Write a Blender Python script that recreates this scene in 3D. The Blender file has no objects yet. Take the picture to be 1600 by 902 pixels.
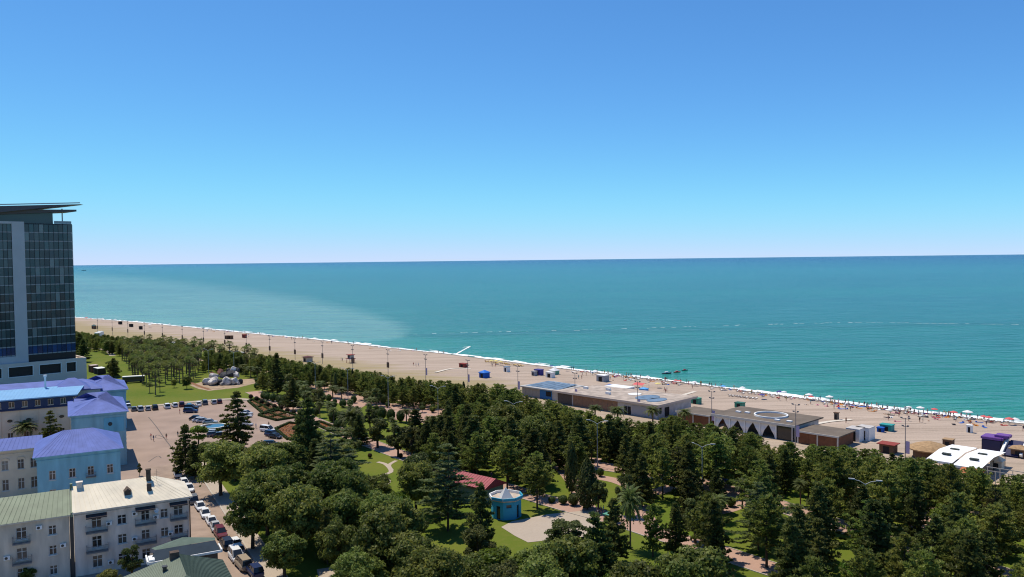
import bpy, bmesh, math, random
import numpy as np
from mathutils import Matrix, Vector

# ------------------------------------------------------------------ camera, sky, sun, exposure
scene = bpy.context.scene
C = scene.collection
CAM_H, FPX = 50.0, 1256.0                     # eye height in metres, focal length in px of a 1600 px frame
PITCH, ROLL = math.radians(-2.05), math.radians(0.66)
cp, sp, cr, sr = math.cos(PITCH), math.sin(PITCH), math.cos(ROLL), math.sin(ROLL)
cam_d = bpy.data.cameras.new('camera'); cam = bpy.data.objects.new('camera', cam_d); C.objects.link(cam)
cam_d.sensor_width = 36.0; cam_d.lens = 36.0 * FPX / 1600.0
cam_d.clip_start = 0.5; cam_d.clip_end = 120000.0
X = Vector((cr, sr * sp, -sr * cp)); Y = Vector((sr, -cr * sp, cr * cp)); Z = Vector((0, -cp, -sp))
cam.matrix_world = Matrix(((X.x, Y.x, Z.x, 0), (X.y, Y.y, Z.y, 0), (X.z, Y.z, Z.z, CAM_H), (0, 0, 0, 1)))
scene.camera = cam

SUN_EL = math.radians(65.0)
SUN_AZ = math.atan2(-0.72, 0.69)              # towards the sun, measured from +Y to +X
to_sun = Vector((math.sin(SUN_AZ) * math.cos(SUN_EL), math.cos(SUN_AZ) * math.cos(SUN_EL), math.sin(SUN_EL)))
world = bpy.data.worlds.new('World'); scene.world = world; world.use_nodes = True
wn = world.node_tree.nodes; wl = world.node_tree.links
bg = wn['Background']
sky = wn.new('ShaderNodeTexSky'); sky.sky_type = 'NISHITA'; sky.sun_disc = False
sky.sun_elevation = SUN_EL; sky.sun_rotation = SUN_AZ
sky.altitude = 3000.0; sky.air_density = 0.6; sky.dust_density = 0.0; sky.ozone_density = 4.0
# the phone's rendering of blue sky: one tone curve for each channel over the whole dome
sep = wn.new('ShaderNodeSeparateColor'); com = wn.new('ShaderNodeCombineColor'); wl.new(sky.outputs[0], sep.inputs[0])
for i, (gm, k, top) in enumerate(((0.95, 1.22, 6.5), (0.90, 2.16, 7.45), (0.72, 3.25, 10.0))):
    pw = wn.new('ShaderNodeMath'); pw.operation = 'POWER'; pw.inputs[1].default_value = gm; wl.new(sep.outputs[i], pw.inputs[0])
    mu = wn.new('ShaderNodeMath'); mu.operation = 'MULTIPLY'; mu.inputs[1].default_value = k; wl.new(pw.outputs[0], mu.inputs[0])
    sm = wn.new('ShaderNodeMath'); sm.operation = 'SMOOTH_MIN'; sm.inputs[1].default_value = top; sm.inputs[2].default_value = top * 0.45; wl.new(mu.outputs[0], sm.inputs[0]); wl.new(sm.outputs[0], com.inputs[i])
wl.new(com.outputs[0], bg.inputs[0]); bg.inputs[1].default_value = 0.10
sun_d = bpy.data.lights.new('sun', 'SUN'); sun = bpy.data.objects.new('sun', sun_d); C.objects.link(sun)
sun_d.energy = 4.8; sun_d.angle = math.radians(0.5); sun_d.color = (1.0, 0.925, 0.78)
sun.rotation_euler = to_sun.to_track_quat('Z', 'Y').to_euler(); sun.location = (0, 0, 200)
scene.view_settings.view_transform = 'Standard'; scene.view_settings.look = 'None'
scene.view_settings.exposure = 0.0; scene.view_settings.gamma = 1.0
scene.view_settings.use_curve_mapping = False
scene.cycles.filter_width = 1.1; scene.cycles.max_bounces = 9; scene.cycles.diffuse_bounces = 6; scene.cycles.glossy_bounces = 3
scene.cycles.transmission_bounces = 6; scene.cycles.transparent_max_bounces = 6

# ------------------------------------------------------------------ survey helpers
def G(px, py, z=0.0):
    """the world point at height z that shows at pixel (px, py) of the 1600x902 photograph"""
    a = (px - 800) / FPX; b = (451 - py) / FPX
    d = X * a + Y * b - Z
    k = (z - CAM_H) / d.z
    return Vector((d.x * k, d.y * k, z))
def pix(p):
    q = Vector(p) - Vector((0, 0, CAM_H)); w = -q.dot(Z)
    return 800 + FPX * q.dot(X) / w, 451 - FPX * q.dot(Y) / w
R2 = math.sqrt(0.5)
def TN(t, n, z=0.0):                           # along the shore, towards the sea
    return Vector(((t + n) * R2, (n - t) * R2, z))
def tn(p): return (p[0] - p[1]) * R2, (p[0] + p[1]) * R2
UA = math.radians(29); cu, su = math.cos(UA), math.sin(UA)
def UV(u, v, z=0.0):                           # the town grid: across the street, along the street
    return Vector((u * cu - v * su, u * su + v * cu, z))
def uv(p): return p[0] * cu + p[1] * su, -p[0] * su + p[1] * cu
SEA_Z = -0.8
SHORE = [(-6000, -900), (-2500, -80), (-1500, 130), (-1100, 208), (-835, 249), (-748, 262), (-629, 270), (-534, 275), (-460, 280.5), (-388, 281), (-333, 283),
         (-281, 281), (-238, 279), (-203, 279), (-171, 279), (-142, 276.5), (-118, 275.7), (-97, 275), (-78, 275.5), (-61, 277), (0, 279), (300, 290), (2500, 420)]
def nshore(t):
    for (a, na), (b, nb) in zip(SHORE, SHORE[1:]):
        if a <= t <= b: return na + (nb - na) * (t - a) / (b - a)
    return SHORE[0][1] if t < SHORE[0][0] else SHORE[-1][1]
def nedge(t): return nshore(t) - 84.0          # landward edge of the beach

# ------------------------------------------------------------------ mesh helpers
def lin(h):
    v = [int(h[i:i + 2], 16) / 255 for i in (0, 2, 4)]
    return tuple(x / 12.92 if x <= 0.04045 else ((x + 0.055) / 1.055) ** 2.4 for x in v)
class MB:
    def __init__(s): s.v = []; s.f = []; s.m = []; s.smooth = []
    def poly(s, pts, m=0):
        i = len(s.v); s.v += [tuple(p) for p in pts]; s.f.append(tuple(range(i, i + len(pts)))); s.m.append(m); return s
    def box(s, x0, x1, y0, y1, z0, z1, m=0, rot=None, at=None):
        i = len(s.v)
        c = [(x0, y0, z0), (x1, y0, z0), (x1, y1, z0), (x0, y1, z0), (x0, y0, z1), (x1, y0, z1), (x1, y1, z1), (x0, y1, z1)]
        if rot is not None: c = [tuple((rot @ Vector(p)) + Vector(at or (0, 0, 0))) for p in c]
        s.v += c
        for f in ((0, 3, 2, 1), (4, 5, 6, 7), (0, 1, 5, 4), (1, 2, 6, 5), (2, 3, 7, 6), (3, 0, 4, 7)):
            s.f.append(tuple(i + k for k in f)); s.m.append(m)
        return s
    def prism(s, pts, z0, z1, m=0, mtop=None):
        n = len(pts); i = len(s.v)
        s.v += [(p[0], p[1], z0) for p in pts] + [(p[0], p[1], z1) for p in pts]
        s.f.append(tuple(range(i + n, i + 2 * n))); s.m.append(m if mtop is None else mtop)
        s.f.append(tuple(range(i + n - 1, i - 1, -1))); s.m.append(m)
        for k in range(n):
            s.f.append((i + k, i + (k + 1) % n, i + n + (k + 1) % n, i + n + k)); s.m.append(m)
        return s
    def tube(s, p0, p1, r0, r1=None, n=6, m=0, caps=True):
        r1 = r0 if r1 is None else r1
        p0 = Vector(p0); p1 = Vector(p1); d = (p1 - p0).normalized()
        a = d.orthogonal().normalized(); b = d.cross(a); i = len(s.v)
        for p, r in ((p0, r0), (p1, r1)):
            for k in range(n):
                t = 2 * math.pi * k / n; s.v.append(tuple(p + (a * math.cos(t) + b * math.sin(t)) * r))
        for k in range(n):
            s.f.append((i + k, i + (k + 1) % n, i + n + (k + 1) % n, i + n + k)); s.m.append(m)
        if caps:
            s.f.append(tuple(i + k for k in range(n - 1, -1, -1))); s.m.append(m)
            s.f.append(tuple(i + n + k for k in range(n))); s.m.append(m)
        return s
    def path(s, pts, rads, n=6, m=0):
        for k in range(len(pts) - 1): s.tube(pts[k], pts[k + 1], rads[k], rads[k + 1], n, m)
        return s
    def lathe(s, prof, n=16, m=0, at=(0, 0, 0)):
        i = len(s.v)
        for r, z in prof:
            for k in range(n):
                t = 2 * math.pi * k / n; s.v.append((at[0] + r * math.cos(t), at[1] + r * math.sin(t), at[2] + z))
        for j in range(len(prof) - 1):
            for k in range(n):
                s.f.append((i + j * n + k, i + j * n + (k + 1) % n, i + (j + 1) * n + (k + 1) % n, i + (j + 1) * n + k)); s.m.append(m)
        return s
    def mesh(s, name, mats):
        me = bpy.data.meshes.new(name); me.from_pydata(s.v, [], s.f)
        for m in mats: me.materials.append(m)
        if len(mats) > 1: me.polygons.foreach_set('material_index', s.m)
        me.update(); return me
    def build(s, name, mats, parent=None, loc=None, rz=0.0):
        if not isinstance(mats, (list, tuple)): mats = [mats]
        return link(name, s.mesh(name, mats), parent, loc, rz)
def link(name, me, parent=None, loc=None, rz=0.0):
    o = bpy.data.objects.new(name, me); C.objects.link(o)
    if parent is not None: o.parent = parent
    if loc is not None: o.location = loc
    if rz: o.rotation_euler = (0, 0, rz)
    return o
def smooth(me):
    me.polygons.foreach_set('use_smooth', [True] * len(me.polygons)); return me
def tag(o, label=None, cat=None, group=None, kind=None):
    if label: o['label'] = label
    if cat: o['category'] = cat
    if group: o['group'] = group
    if kind: o['kind'] = kind
    return o
def thing(name, label, cat, loc=(0, 0, 0), rz=0.0, group=None):
    o = bpy.data.objects.new(name, None); C.objects.link(o)
    o.location = loc; o.rotation_euler = (0, 0, rz)
    return tag(o, label, cat, group)
def copy_tree(o, parent=None):
    c = o.copy(); C.objects.link(c); c.parent = parent
    for ch in o.children: copy_tree(ch, c)
    return c
def quads_mesh(name, ctr, nrm, size, mats, aspect=1.6, rng=None, mi=None, up=None):
    """many small leaf faces: centres, normals, half sizes"""
    n = len(ctr); rng = rng or np.random.default_rng(1)
    nrm = nrm / (np.linalg.norm(nrm, axis=1, keepdims=True) + 1e-9)
    ref = rng.normal(size=(n, 3)) if up is None else up
    a = np.cross(nrm, ref); a /= (np.linalg.norm(a, axis=1, keepdims=True) + 1e-9)
    b = np.cross(nrm, a)
    s = size[:, None]
    bend = nrm * s * rng.uniform(-0.3, 0.3, (n, 1))
    v = np.empty((n, 4, 3))
    v[:, 0] = ctr - b * s * aspect; v[:, 1] = ctr + a * s * 0.75 + bend
    v[:, 2] = ctr + b * s * aspect; v[:, 3] = ctr - a * s * 0.75 + bend
    return raw_quads(name, v.reshape(-1, 3), n, mats, mi)
def raw_quads(name, verts, n, mats, mi=None):
    me = bpy.data.meshes.new(name)
    me.vertices.add(n * 4); me.vertices.foreach_set('co', np.asarray(verts, dtype=np.float32).ravel())
    me.loops.add(n * 4); me.loops.foreach_set('vertex_index', np.arange(n * 4, dtype=np.int32))
    me.polygons.add(n); me.polygons.foreach_set('loop_start', np.arange(0, n * 4, 4, dtype=np.int32))
    for m in mats: me.materials.append(m)
    if mi is not None: me.polygons.foreach_set('material_index', np.asarray(mi, dtype=np.int32))
    me.update(calc_edges=True); return me

# ------------------------------------------------------------------ materials
MATS = {}
def mat(name, col, rough=0.7, spec=0.3, var=0.0, vscale=1.0, metal=0.0, obj_rand=0.0, bump=0.0, bscale=8.0, stretch=None):
    if name in MATS: return MATS[name]
    if isinstance(col, str): col = lin(col)
    m = bpy.data.materials.new(name); m.use_nodes = True; nt = m.node_tree; b = nt.nodes['Principled BSDF']
    b.inputs['Roughness'].default_value = rough; b.inputs['Specular IOR Level'].default_value = spec; b.inputs['Metallic'].default_value = metal
    b.inputs['Base Color'].default_value = (*col, 1)
    if var or obj_rand or bump:
        geo = nt.nodes.new('ShaderNodeNewGeometry')
        src = geo.outputs['Position']
        if stretch:
            mp = nt.nodes.new('ShaderNodeMapping'); mp.inputs['Rotation'].default_value = (0, 0, stretch[0]); mp.inputs['Scale'].default_value = stretch[1]
            nt.links.new(src, mp.inputs[0]); src = mp.outputs[0]
        nz = nt.nodes.new('ShaderNodeTexNoise'); nz.inputs['Scale'].default_value = vscale; nz.inputs['Detail'].default_value = 5
        nt.links.new(src, nz.inputs['Vector'])
        mr = nt.nodes.new('ShaderNodeMapRange'); mr.inputs[1].default_value = 0.25; mr.inputs[2].default_value = 0.75
        mr.inputs[3].default_value = 1 - var; mr.inputs[4].default_value = 1 + var
        nt.links.new(nz.outputs[0], mr.inputs[0]); fac = mr.outputs[0]
        if obj_rand:
            oi = nt.nodes.new('ShaderNodeObjectInfo'); m2 = nt.nodes.new('ShaderNodeMapRange')
            m2.inputs[3].default_value = 1 - obj_rand; m2.inputs[4].default_value = 1 + obj_rand
            nt.links.new(oi.outputs['Random'], m2.inputs[0]); mu = nt.nodes.new('ShaderNodeMath'); mu.operation = 'MULTIPLY'
            nt.links.new(fac, mu.inputs[0]); nt.links.new(m2.outputs[0], mu.inputs[1]); fac = mu.outputs[0]
        vm = nt.nodes.new('ShaderNodeVectorMath'); vm.operation = 'SCALE'; vm.inputs[0].default_value = col
        nt.links.new(fac, vm.inputs['Scale']); nt.links.new(vm.outputs[0], b.inputs['Base Color'])
        if bump:
            n2 = nt.nodes.new('ShaderNodeTexNoise'); n2.inputs['Scale'].default_value = bscale; n2.inputs['Detail'].default_value = 4
            nt.links.new(src, n2.inputs['Vector'])
            bp = nt.nodes.new('ShaderNodeBump'); bp.inputs['Strength'].default_value = bump; bp.inputs['Distance'].default_value = 0.1
            nt.links.new(n2.outputs[0], bp.inputs['Height']); nt.links.new(bp.outputs[0], b.inputs['Normal'])
    MATS[name] = m; return m
def foliage(name, c1, c2, trans=0.48, rand=0.28, nscale=0.35):
    """leaf material: two greens mixed by a slow noise, a per-tree tint, some light let through"""
    if name in MATS: return MATS[name]
    m = bpy.data.materials.new(name); m.use_nodes = True; nt = m.node_tree; N = nt.nodes; L = nt.links
    N.remove(N['Principled BSDF']); out = N['Material Output']
    geo = N.new('ShaderNodeNewGeometry'); nz = N.new('ShaderNodeTexNoise'); nz.inputs['Scale'].default_value = nscale; nz.inputs['Detail'].default_value = 4
    L.new(geo.outputs['Position'], nz.inputs['Vector'])
    mr = N.new('ShaderNodeMapRange'); mr.inputs[1].default_value = 0.35; mr.inputs[2].default_value = 0.65; L.new(nz.outputs[0], mr.inputs[0])
    mx = N.new('ShaderNodeMix'); mx.data_type = 'RGBA'; mx.inputs[6].default_value = (*c1, 1); mx.inputs[7].default_value = (*c2, 1); L.new(mr.outputs[0], mx.inputs[0])
    oi = N.new('ShaderNodeObjectInfo'); hs = N.new('ShaderNodeHueSaturation')
    m1 = N.new('ShaderNodeMapRange'); m1.inputs[3].default_value = 1 - rand; m1.inputs[4].default_value = 1 + rand; L.new(oi.outputs['Random'], m1.inputs[0])
    rpi = N.new('ShaderNodeMapRange'); rpi.inputs[3].default_value = 0.7; rpi.inputs[4].default_value = 1.3; L.new(geo.outputs['Random Per Island'], rpi.inputs[0])
    mu = N.new('ShaderNodeMath'); mu.operation = 'MULTIPLY'; L.new(m1.outputs[0], mu.inputs[0]); L.new(rpi.outputs[0], mu.inputs[1])
    fr = N.new('ShaderNodeMath'); fr.operation = 'MULTIPLY'; fr.inputs[1].default_value = 7.31; L.new(oi.outputs['Random'], fr.inputs[0])
    ff = N.new('ShaderNodeMath'); ff.operation = 'FRACT'; L.new(fr.outputs[0], ff.inputs[0])
    m2 = N.new('ShaderNodeMapRange'); m2.inputs[3].default_value = 0.475; m2.inputs[4].default_value = 0.515; L.new(ff.outputs[0], m2.inputs[0])
    L.new(m2.outputs[0], hs.inputs['Hue']); L.new(mu.outputs[0], hs.inputs['Value']); L.new(mx.outputs[2], hs.inputs['Color'])
    d = N.new('ShaderNodeBsdfPrincipled'); d.inputs['Roughness'].default_value = 0.55; d.inputs['Specular IOR Level'].default_value = 0.25
    t = N.new('ShaderNodeBsdfTranslucent'); ms = N.new('ShaderNodeMixShader'); ms.inputs[0].default_value = trans
    L.new(hs.outputs[0], d.inputs['Base Color']); L.new(hs.outputs[0], t.inputs['Color'])
    L.new(d.outputs[0], ms.inputs[1]); L.new(t.outputs[0], ms.inputs[2]); L.new(ms.outputs[0], out.inputs[0])
    MATS[name] = m; return m

def nodes_of(name, rough=0.8, spec=0.2):
    m = bpy.data.materials.new(name); m.use_nodes = True
    b = m.node_tree.nodes['Principled BSDF']; b.inputs['Roughness'].default_value = rough; b.inputs['Specular IOR Level'].default_value = spec
    return m, m.node_tree.nodes, m.node_tree.links, b
def noise(N, L, vec, scale, detail=5, rot=0.0, sc=(1, 1, 1)):
    mp = N.new('ShaderNodeMapping'); mp.inputs['Rotation'].default_value = (0, 0, rot); mp.inputs['Scale'].default_value = sc; L.new(vec, mp.inputs[0])
    nz = N.new('ShaderNodeTexNoise'); nz.inputs['Scale'].default_value = scale; nz.inputs['Detail'].default_value = detail; L.new(mp.outputs[0], nz.inputs['Vector'])
    return nz.outputs[0]
def rng_map(N, L, src, a, b, c=0.0, d=1.0):
    m = N.new('ShaderNodeMapRange'); m.inputs[1].default_value = a; m.inputs[2].default_value = b; m.inputs[3].default_value = c; m.inputs[4].default_value = d
    L.new(src, m.inputs[0]); return m.outputs[0]
def mixc(N, L, fac, a, b, mode='MIX'):
    m = N.new('ShaderNodeMix'); m.data_type = 'RGBA'; m.blend_type = mode
    for s, v in ((0, fac), (6, a), (7, b)):
        if isinstance(v, (int, float)): m.inputs[s].default_value = v
        elif isinstance(v, tuple): m.inputs[s].default_value = (*v[:3], 1)
        else: L.new(v, m.inputs[s])
    return m.outputs[2]
def mth(N, L, op, a, b=None):
    m = N.new('ShaderNodeMath'); m.operation = op
    for i, v in enumerate((a, b)):
        if v is None: continue
        if isinstance(v, (int, float)): m.inputs[i].default_value = v
        else: L.new(v, m.inputs[i])
    return m.outputs[0]
def ramp(N, L, fac, stops):
    r = N.new('ShaderNodeValToRGB'); e = r.color_ramp.elements
    while len(e) < len(stops): e.new(0.5)
    for el, (p, c) in zip(e, stops): el.position = p; el.color = (*c, 1)
    L.new(fac, r.inputs[0]); return r.outputs[0]
def tn_sockets(N, L):
    g = N.new('ShaderNodeNewGeometry'); sx = N.new('ShaderNodeSeparateXYZ'); L.new(g.outputs['Position'], sx.inputs[0])
    x, y = sx.outputs[0], sx.outputs[1]
    t = mth(N, L, 'MULTIPLY', mth(N, L, 'SUBTRACT', x, y), R2); n = mth(N, L, 'MULTIPLY', mth(N, L, 'ADD', x, y), R2)
    return g.outputs['Position'], x, y, t, n

def make_grass():
    m, N, L, b = nodes_of('grass_mat', 0.9, 0.1); pos, x, y, t, n = tn_sockets(N, L)
    a = noise(N, L, pos, 0.05, 5); c = noise(N, L, pos, 0.8, 6); f = noise(N, L, pos, 9.0, 3)
    col = mixc(N, L, rng_map(N, L, a, 0.35, 0.68), (0.100, 0.142, 0.014), (0.150, 0.165, 0.024))
    col = mixc(N, L, rng_map(N, L, c, 0.5, 0.75, 0, 0.5), col, (0.185, 0.165, 0.04))
    col = mixc(N, L, rng_map(N, L, f, 0.3, 0.7, 0.0, 0.35), col, (0.055, 0.090, 0.008))
    L.new(col, b.inputs['Base Color'])
    bp = N.new('ShaderNodeBump'); bp.inputs['Strength'].default_value = 0.5; bp.inputs['Distance'].default_value = 0.1; L.new(f, bp.inputs['Height']); L.new(bp.outputs[0], b.inputs['Normal'])
    return m
def make_sand():
    m, N, L, b = nodes_of('beach_mat', 0.95, 0.1); pos, x, y, t, n = tn_sockets(N, L)
    st = noise(N, L, pos, 1.0, 6, math.radians(45), (0.012, 0.22, 1)); st2 = noise(N, L, pos, 1.0, 6, math.radians(45), (0.05, 0.9, 1))
    fine = noise(N, L, pos, 1.6, 8); spk = noise(N, L, pos, 7.0, 3)
    col = mixc(N, L, rng_map(N, L, st, 0.35, 0.65), (0.375, 0.288, 0.226), (0.495, 0.388, 0.312))
    col = mixc(N, L, rng_map(N, L, st2, 0.54, 0.66, 0, 0.8), col, (0.235, 0.185, 0.145))
    col = mixc(N, L, rng_map(N, L, fine, 0.5, 0.75, 0, 0.5), col, (0.52, 0.42, 0.335))
    col = mixc(N, L, rng_map(N, L, spk, 0.3, 0.7, 0, 0.4), col, (0.27, 0.215, 0.17))
    # dry grass creeping out from the land side, thicker along the far beach
    off = mth(N, L, 'SUBTRACT', n, 196.0)
    gz = noise(N, L, pos, 1.0, 5, math.radians(45), (0.02, 0.11, 1))
    gl = mth(N, L, 'ADD', rng_map(N, L, off, 8, 60, 0.66, -0.1), mth(N, L, 'SUBTRACT', gz, 0.5))
    gl = mth(N, L, 'MULTIPLY', rng_map(N, L, gl, 0.22, 0.5), rng_map(N, L, t, -230, -170, 0.85, 0.15))
    col = mixc(N, L, gl, col, mixc(N, L, spk, (0.24, 0.20, 0.085), (0.36, 0.28, 0.16)))
    g2 = N.new('ShaderNodeSeparateXYZ'); L.new(pos, g2.inputs[0])                       # shingle wetted by the swash
    col = mixc(N, L, rng_map(N, L, g2.outputs[2], -0.25, -0.5, 0, 0.75), col, (0.16, 0.13, 0.105))
    L.new(col, b.inputs['Base Color'])
    bp = N.new('ShaderNodeBump'); bp.inputs['Strength'].default_value = 0.6; bp.inputs['Distance'].default_value = 0.25; L.new(fine, bp.inputs['Height']); L.new(bp.outputs[0], b.inputs['Normal'])
    return m
def make_sea():
    m, N, L, b = nodes_of('sea_mat', 0.22, 0.055); pos, x, y, t, n = tn_sockets(N, L)
    big = noise(N, L, pos, 1.0, 4, math.radians(20), (0.0012, 0.004, 1)); mid = noise(N, L, pos, 1.0, 5, math.radians(15), (0.006, 0.03, 1))
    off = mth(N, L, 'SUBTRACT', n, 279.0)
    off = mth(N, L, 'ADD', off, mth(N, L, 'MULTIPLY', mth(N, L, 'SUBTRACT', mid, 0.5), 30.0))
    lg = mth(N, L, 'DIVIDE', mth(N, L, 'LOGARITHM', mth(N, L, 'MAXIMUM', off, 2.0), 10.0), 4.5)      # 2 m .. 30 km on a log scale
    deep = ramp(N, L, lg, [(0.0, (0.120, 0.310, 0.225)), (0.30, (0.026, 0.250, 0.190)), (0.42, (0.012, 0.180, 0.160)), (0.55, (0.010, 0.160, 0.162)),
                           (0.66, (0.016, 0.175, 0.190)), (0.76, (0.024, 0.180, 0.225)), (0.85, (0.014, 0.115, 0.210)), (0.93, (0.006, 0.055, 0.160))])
    # the front: greener water on the shore side of the foam line, a dark rim along it
    fl = mth(N, L, 'SUBTRACT', mth(N, L, 'ADD', mth(N, L, 'MULTIPLY', x, 0.09), 566.0), y); fl = mth(N, L, 'ADD', fl, mth(N, L, 'MULTIPLY', mth(N, L, 'SUBTRACT', mid, 0.5), 40.0))
    east = rng_map(N, L, x, -110, -40)
    deep = mixc(N, L, mth(N, L, 'MULTIPLY', rng_map(N, L, fl, -4, 10, 0, 0.5), east), deep, (0.010, 0.200, 0.160))
    rim = mth(N, L, 'MULTIPLY', mth(N, L, 'MULTIPLY', rng_map(N, L, fl, -2, 5), rng_map(N, L, fl, 8, 40, 0.55, 0.0)), east)
    deep = mixc(N, L, rim, deep, (0.006, 0.095, 0.110))
    # silty plume along the far shore, its far reach also painting in pale sky glare: a curved edge that leaves the beach and bends out to sea, crisp near its tip, feathered farther out
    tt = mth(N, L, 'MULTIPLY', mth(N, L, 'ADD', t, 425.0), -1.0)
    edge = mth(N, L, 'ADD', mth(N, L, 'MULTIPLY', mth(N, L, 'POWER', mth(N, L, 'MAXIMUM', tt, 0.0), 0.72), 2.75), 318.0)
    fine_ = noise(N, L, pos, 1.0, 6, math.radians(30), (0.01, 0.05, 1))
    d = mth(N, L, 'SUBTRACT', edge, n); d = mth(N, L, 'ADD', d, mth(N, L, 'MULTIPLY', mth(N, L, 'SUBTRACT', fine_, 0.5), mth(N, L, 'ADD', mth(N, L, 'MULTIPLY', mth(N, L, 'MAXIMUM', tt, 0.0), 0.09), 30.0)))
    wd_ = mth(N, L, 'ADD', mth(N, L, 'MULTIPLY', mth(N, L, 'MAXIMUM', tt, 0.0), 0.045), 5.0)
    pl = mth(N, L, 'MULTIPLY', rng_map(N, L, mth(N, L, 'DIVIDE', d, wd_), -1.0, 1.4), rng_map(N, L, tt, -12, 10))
    pl = mth(N, L, 'MULTIPLY', pl, rng_map(N, L, tt, 0, 5000, 0.68, 0.55))  # kept strong far out, so sky glare is painted into the water colour
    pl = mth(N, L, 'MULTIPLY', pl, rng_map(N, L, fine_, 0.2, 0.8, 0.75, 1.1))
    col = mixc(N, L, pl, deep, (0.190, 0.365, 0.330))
    col = mixc(N, L, rng_map(N, L, big, 0.40, 0.75, 0, 0.45), col, (0.012, 0.110, 0.175))
    col = mixc(N, L, rng_map(N, L, noise(N, L, pos, 1.0, 6, math.radians(8), (0.012, 0.09, 1)), 0.50, 0.70, 0, 0.45), col, (0.05, 0.24, 0.25))  # pale streaks: bright wave facets painted into the water colour
    col = mixc(N, L, rng_map(N, L, noise(N, L, pos, 1.0, 7, math.radians(-6), (0.03, 0.25, 1)), 0.50, 0.68, 0, 0.5), col, (0.008, 0.105, 0.125))  # dark streaks: shaded wave facets painted into the water colour
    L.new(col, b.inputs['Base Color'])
    w1 = noise(N, L, pos, 1.0, 4, math.radians(-52), (0.05, 0.22, 1)); w2 = noise(N, L, pos, 1.0, 5, math.radians(-40), (0.25, 0.9, 1))
    h = mth(N, L, 'ADD', mth(N, L, 'MULTIPLY', w1, 1.6), mth(N, L, 'MULTIPLY', w2, 0.5))
    bp = N.new('ShaderNodeBump'); bp.inputs['Strength'].default_value = 0.85; bp.inputs['Distance'].default_value = 2.6; L.new(h, bp.inputs['Height']); L.new(bp.outputs[0], b.inputs['Normal'])
    return m
def make_paving(name, c1, c2, c3, rot, sz=0.6):
    m, N, L, b = nodes_of(name, 0.9, 0.15); g = N.new('ShaderNodeNewGeometry'); pos = g.outputs['Position']
    mp = N.new('ShaderNodeMapping'); mp.inputs['Rotation'].default_value = (0, 0, rot); L.new(pos, mp.inputs[0])
    br = N.new('ShaderNodeTexBrick'); br.inputs['Scale'].default_value = 1 / sz; br.inputs['Color1'].default_value = (*c1, 1); br.inputs['Color2'].default_value = (*c2, 1)
    br.inputs['Mortar'].default_value = (*c3, 1); br.inputs['Mortar Size'].default_value = 0.03; L.new(mp.outputs[0], br.inputs['Vector'])
    a = noise(N, L, pos, 0.15, 5); c = noise(N, L, pos, 2.5, 4)
    col = mixc(N, L, rng_map(N, L, a, 0.3, 0.7, 0.0, 0.45), br.outputs[0], c3); col = mixc(N, L, rng_map(N, L, c, 0.5, 0.8, 0, 0.35), col, c1)
    L.new(col, b.inputs['Base Color']); return m
GRASS, SAND, SEA = make_grass(), make_sand(), make_sea()
PINK = make_paving('pink_paving', (0.46, 0.285, 0.215), (0.41, 0.25, 0.19), (0.35, 0.235, 0.185), math.radians(45))
BEIGE = make_paving('beige_paving', (0.46, 0.38, 0.30), (0.42, 0.34, 0.27), (0.36, 0.30, 0.24), math.radians(20), 0.8)
TAN = make_paving('tan_paving', (0.50, 0.37, 0.25), (0.46, 0.33, 0.22), (0.40, 0.30, 0.2), math.radians(45), 0.8)
ASPH = mat('warm_asphalt', (0.31, 0.225, 0.178), 0.9, 0.2, 0.16, 0.12, bump=0.2)
STREET = mat('street_asphalt', (0.30, 0.22, 0.168), 0.9, 0.2, 0.2, 0.3, bump=0.2)
KERB = mat('kerb_stone', (0.42, 0.37, 0.31), 0.8, 0.2, 0.12, 1.0)
WHITE = mat('white_paint', (0.78, 0.77, 0.74), 0.5, 0.4, 0.05, 0.5)
FOAM = mat('foam_white', (0.82, 0.84, 0.83), 0.9, 0.1, 0.08, 0.6)

# ------------------------------------------------------------------ the setting: ground, beach, sea, roads, paths
RND = random.Random(7)
TS = [-6000, -4000, -2500, -1900, -1500, -1300, -1100, -960] + list(range(-860, -40, 20)) + [-40, -20, 0, 40, 100, 200, 300, 600, 1200, 2500]
def strip(name, cols, mats, kind='structure'):
    """a sheet over the shore grid; cols = function t -> list of (n, z)"""
    mb = MB(); rows = [[tuple(TN(t, n, z)) for n, z in cols(t)] for t in TS]
    k = len(rows[0]); mb.v = [p for r in rows for p in r]
    for i in range(len(rows) - 1):
        for j in range(k - 1):
            mb.f.append((i * k + j, (i + 1) * k + j, (i + 1) * k + j + 1, i * k + j + 1)); mb.m.append(0)
    o = mb.build(name, mats); smooth(o.data); return tag(o, kind=kind)
strip('ground', lambda t: [(-2500, 0), (-400, 0), (-100, 0), (0, 0), (60, 0), (120, 0), (nedge(t) - 30 if nedge(t) > 160 else nedge(t) - 10, 0), (nedge(t) + 0.5, 0)], GRASS)
def beach_cols(t):
    s = nshore(t)
    w = 0.35 * math.sin(t * 0.031) + 0.25 * math.sin(t * 0.083 + 1)
    return [(nedge(t) - 0.5, 0.0), (s - 70, 0.06), (s - 52, 0.10 + 0.1 * w), (s - 38, 0.16), (s - 26, 0.12 + 0.12 * w), (s - 17, 0.2 + 0.1 * w), (s - 9, 0.0), (s - 4, -0.35), (s, -0.8), (s + 6, -1.5), (s + 40, -4), (s + 400, -9)]
strip('beach', beach_cols, SAND)
sea = MB()
sx = [-60000, -20000, -6000, -3000, -1500, -800, -400, -200, 0, 200, 400, 800, 1500, 3000, 6000, 20000, 60000]; sy = [-3000, 0, 150, 300, 450, 700, 1000, 1600, 2600, 4500, 8000, 15000, 30000, 70000]
for yy in sy:
    for xx in sx: sea.v.append((xx, yy, SEA_Z))
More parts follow.
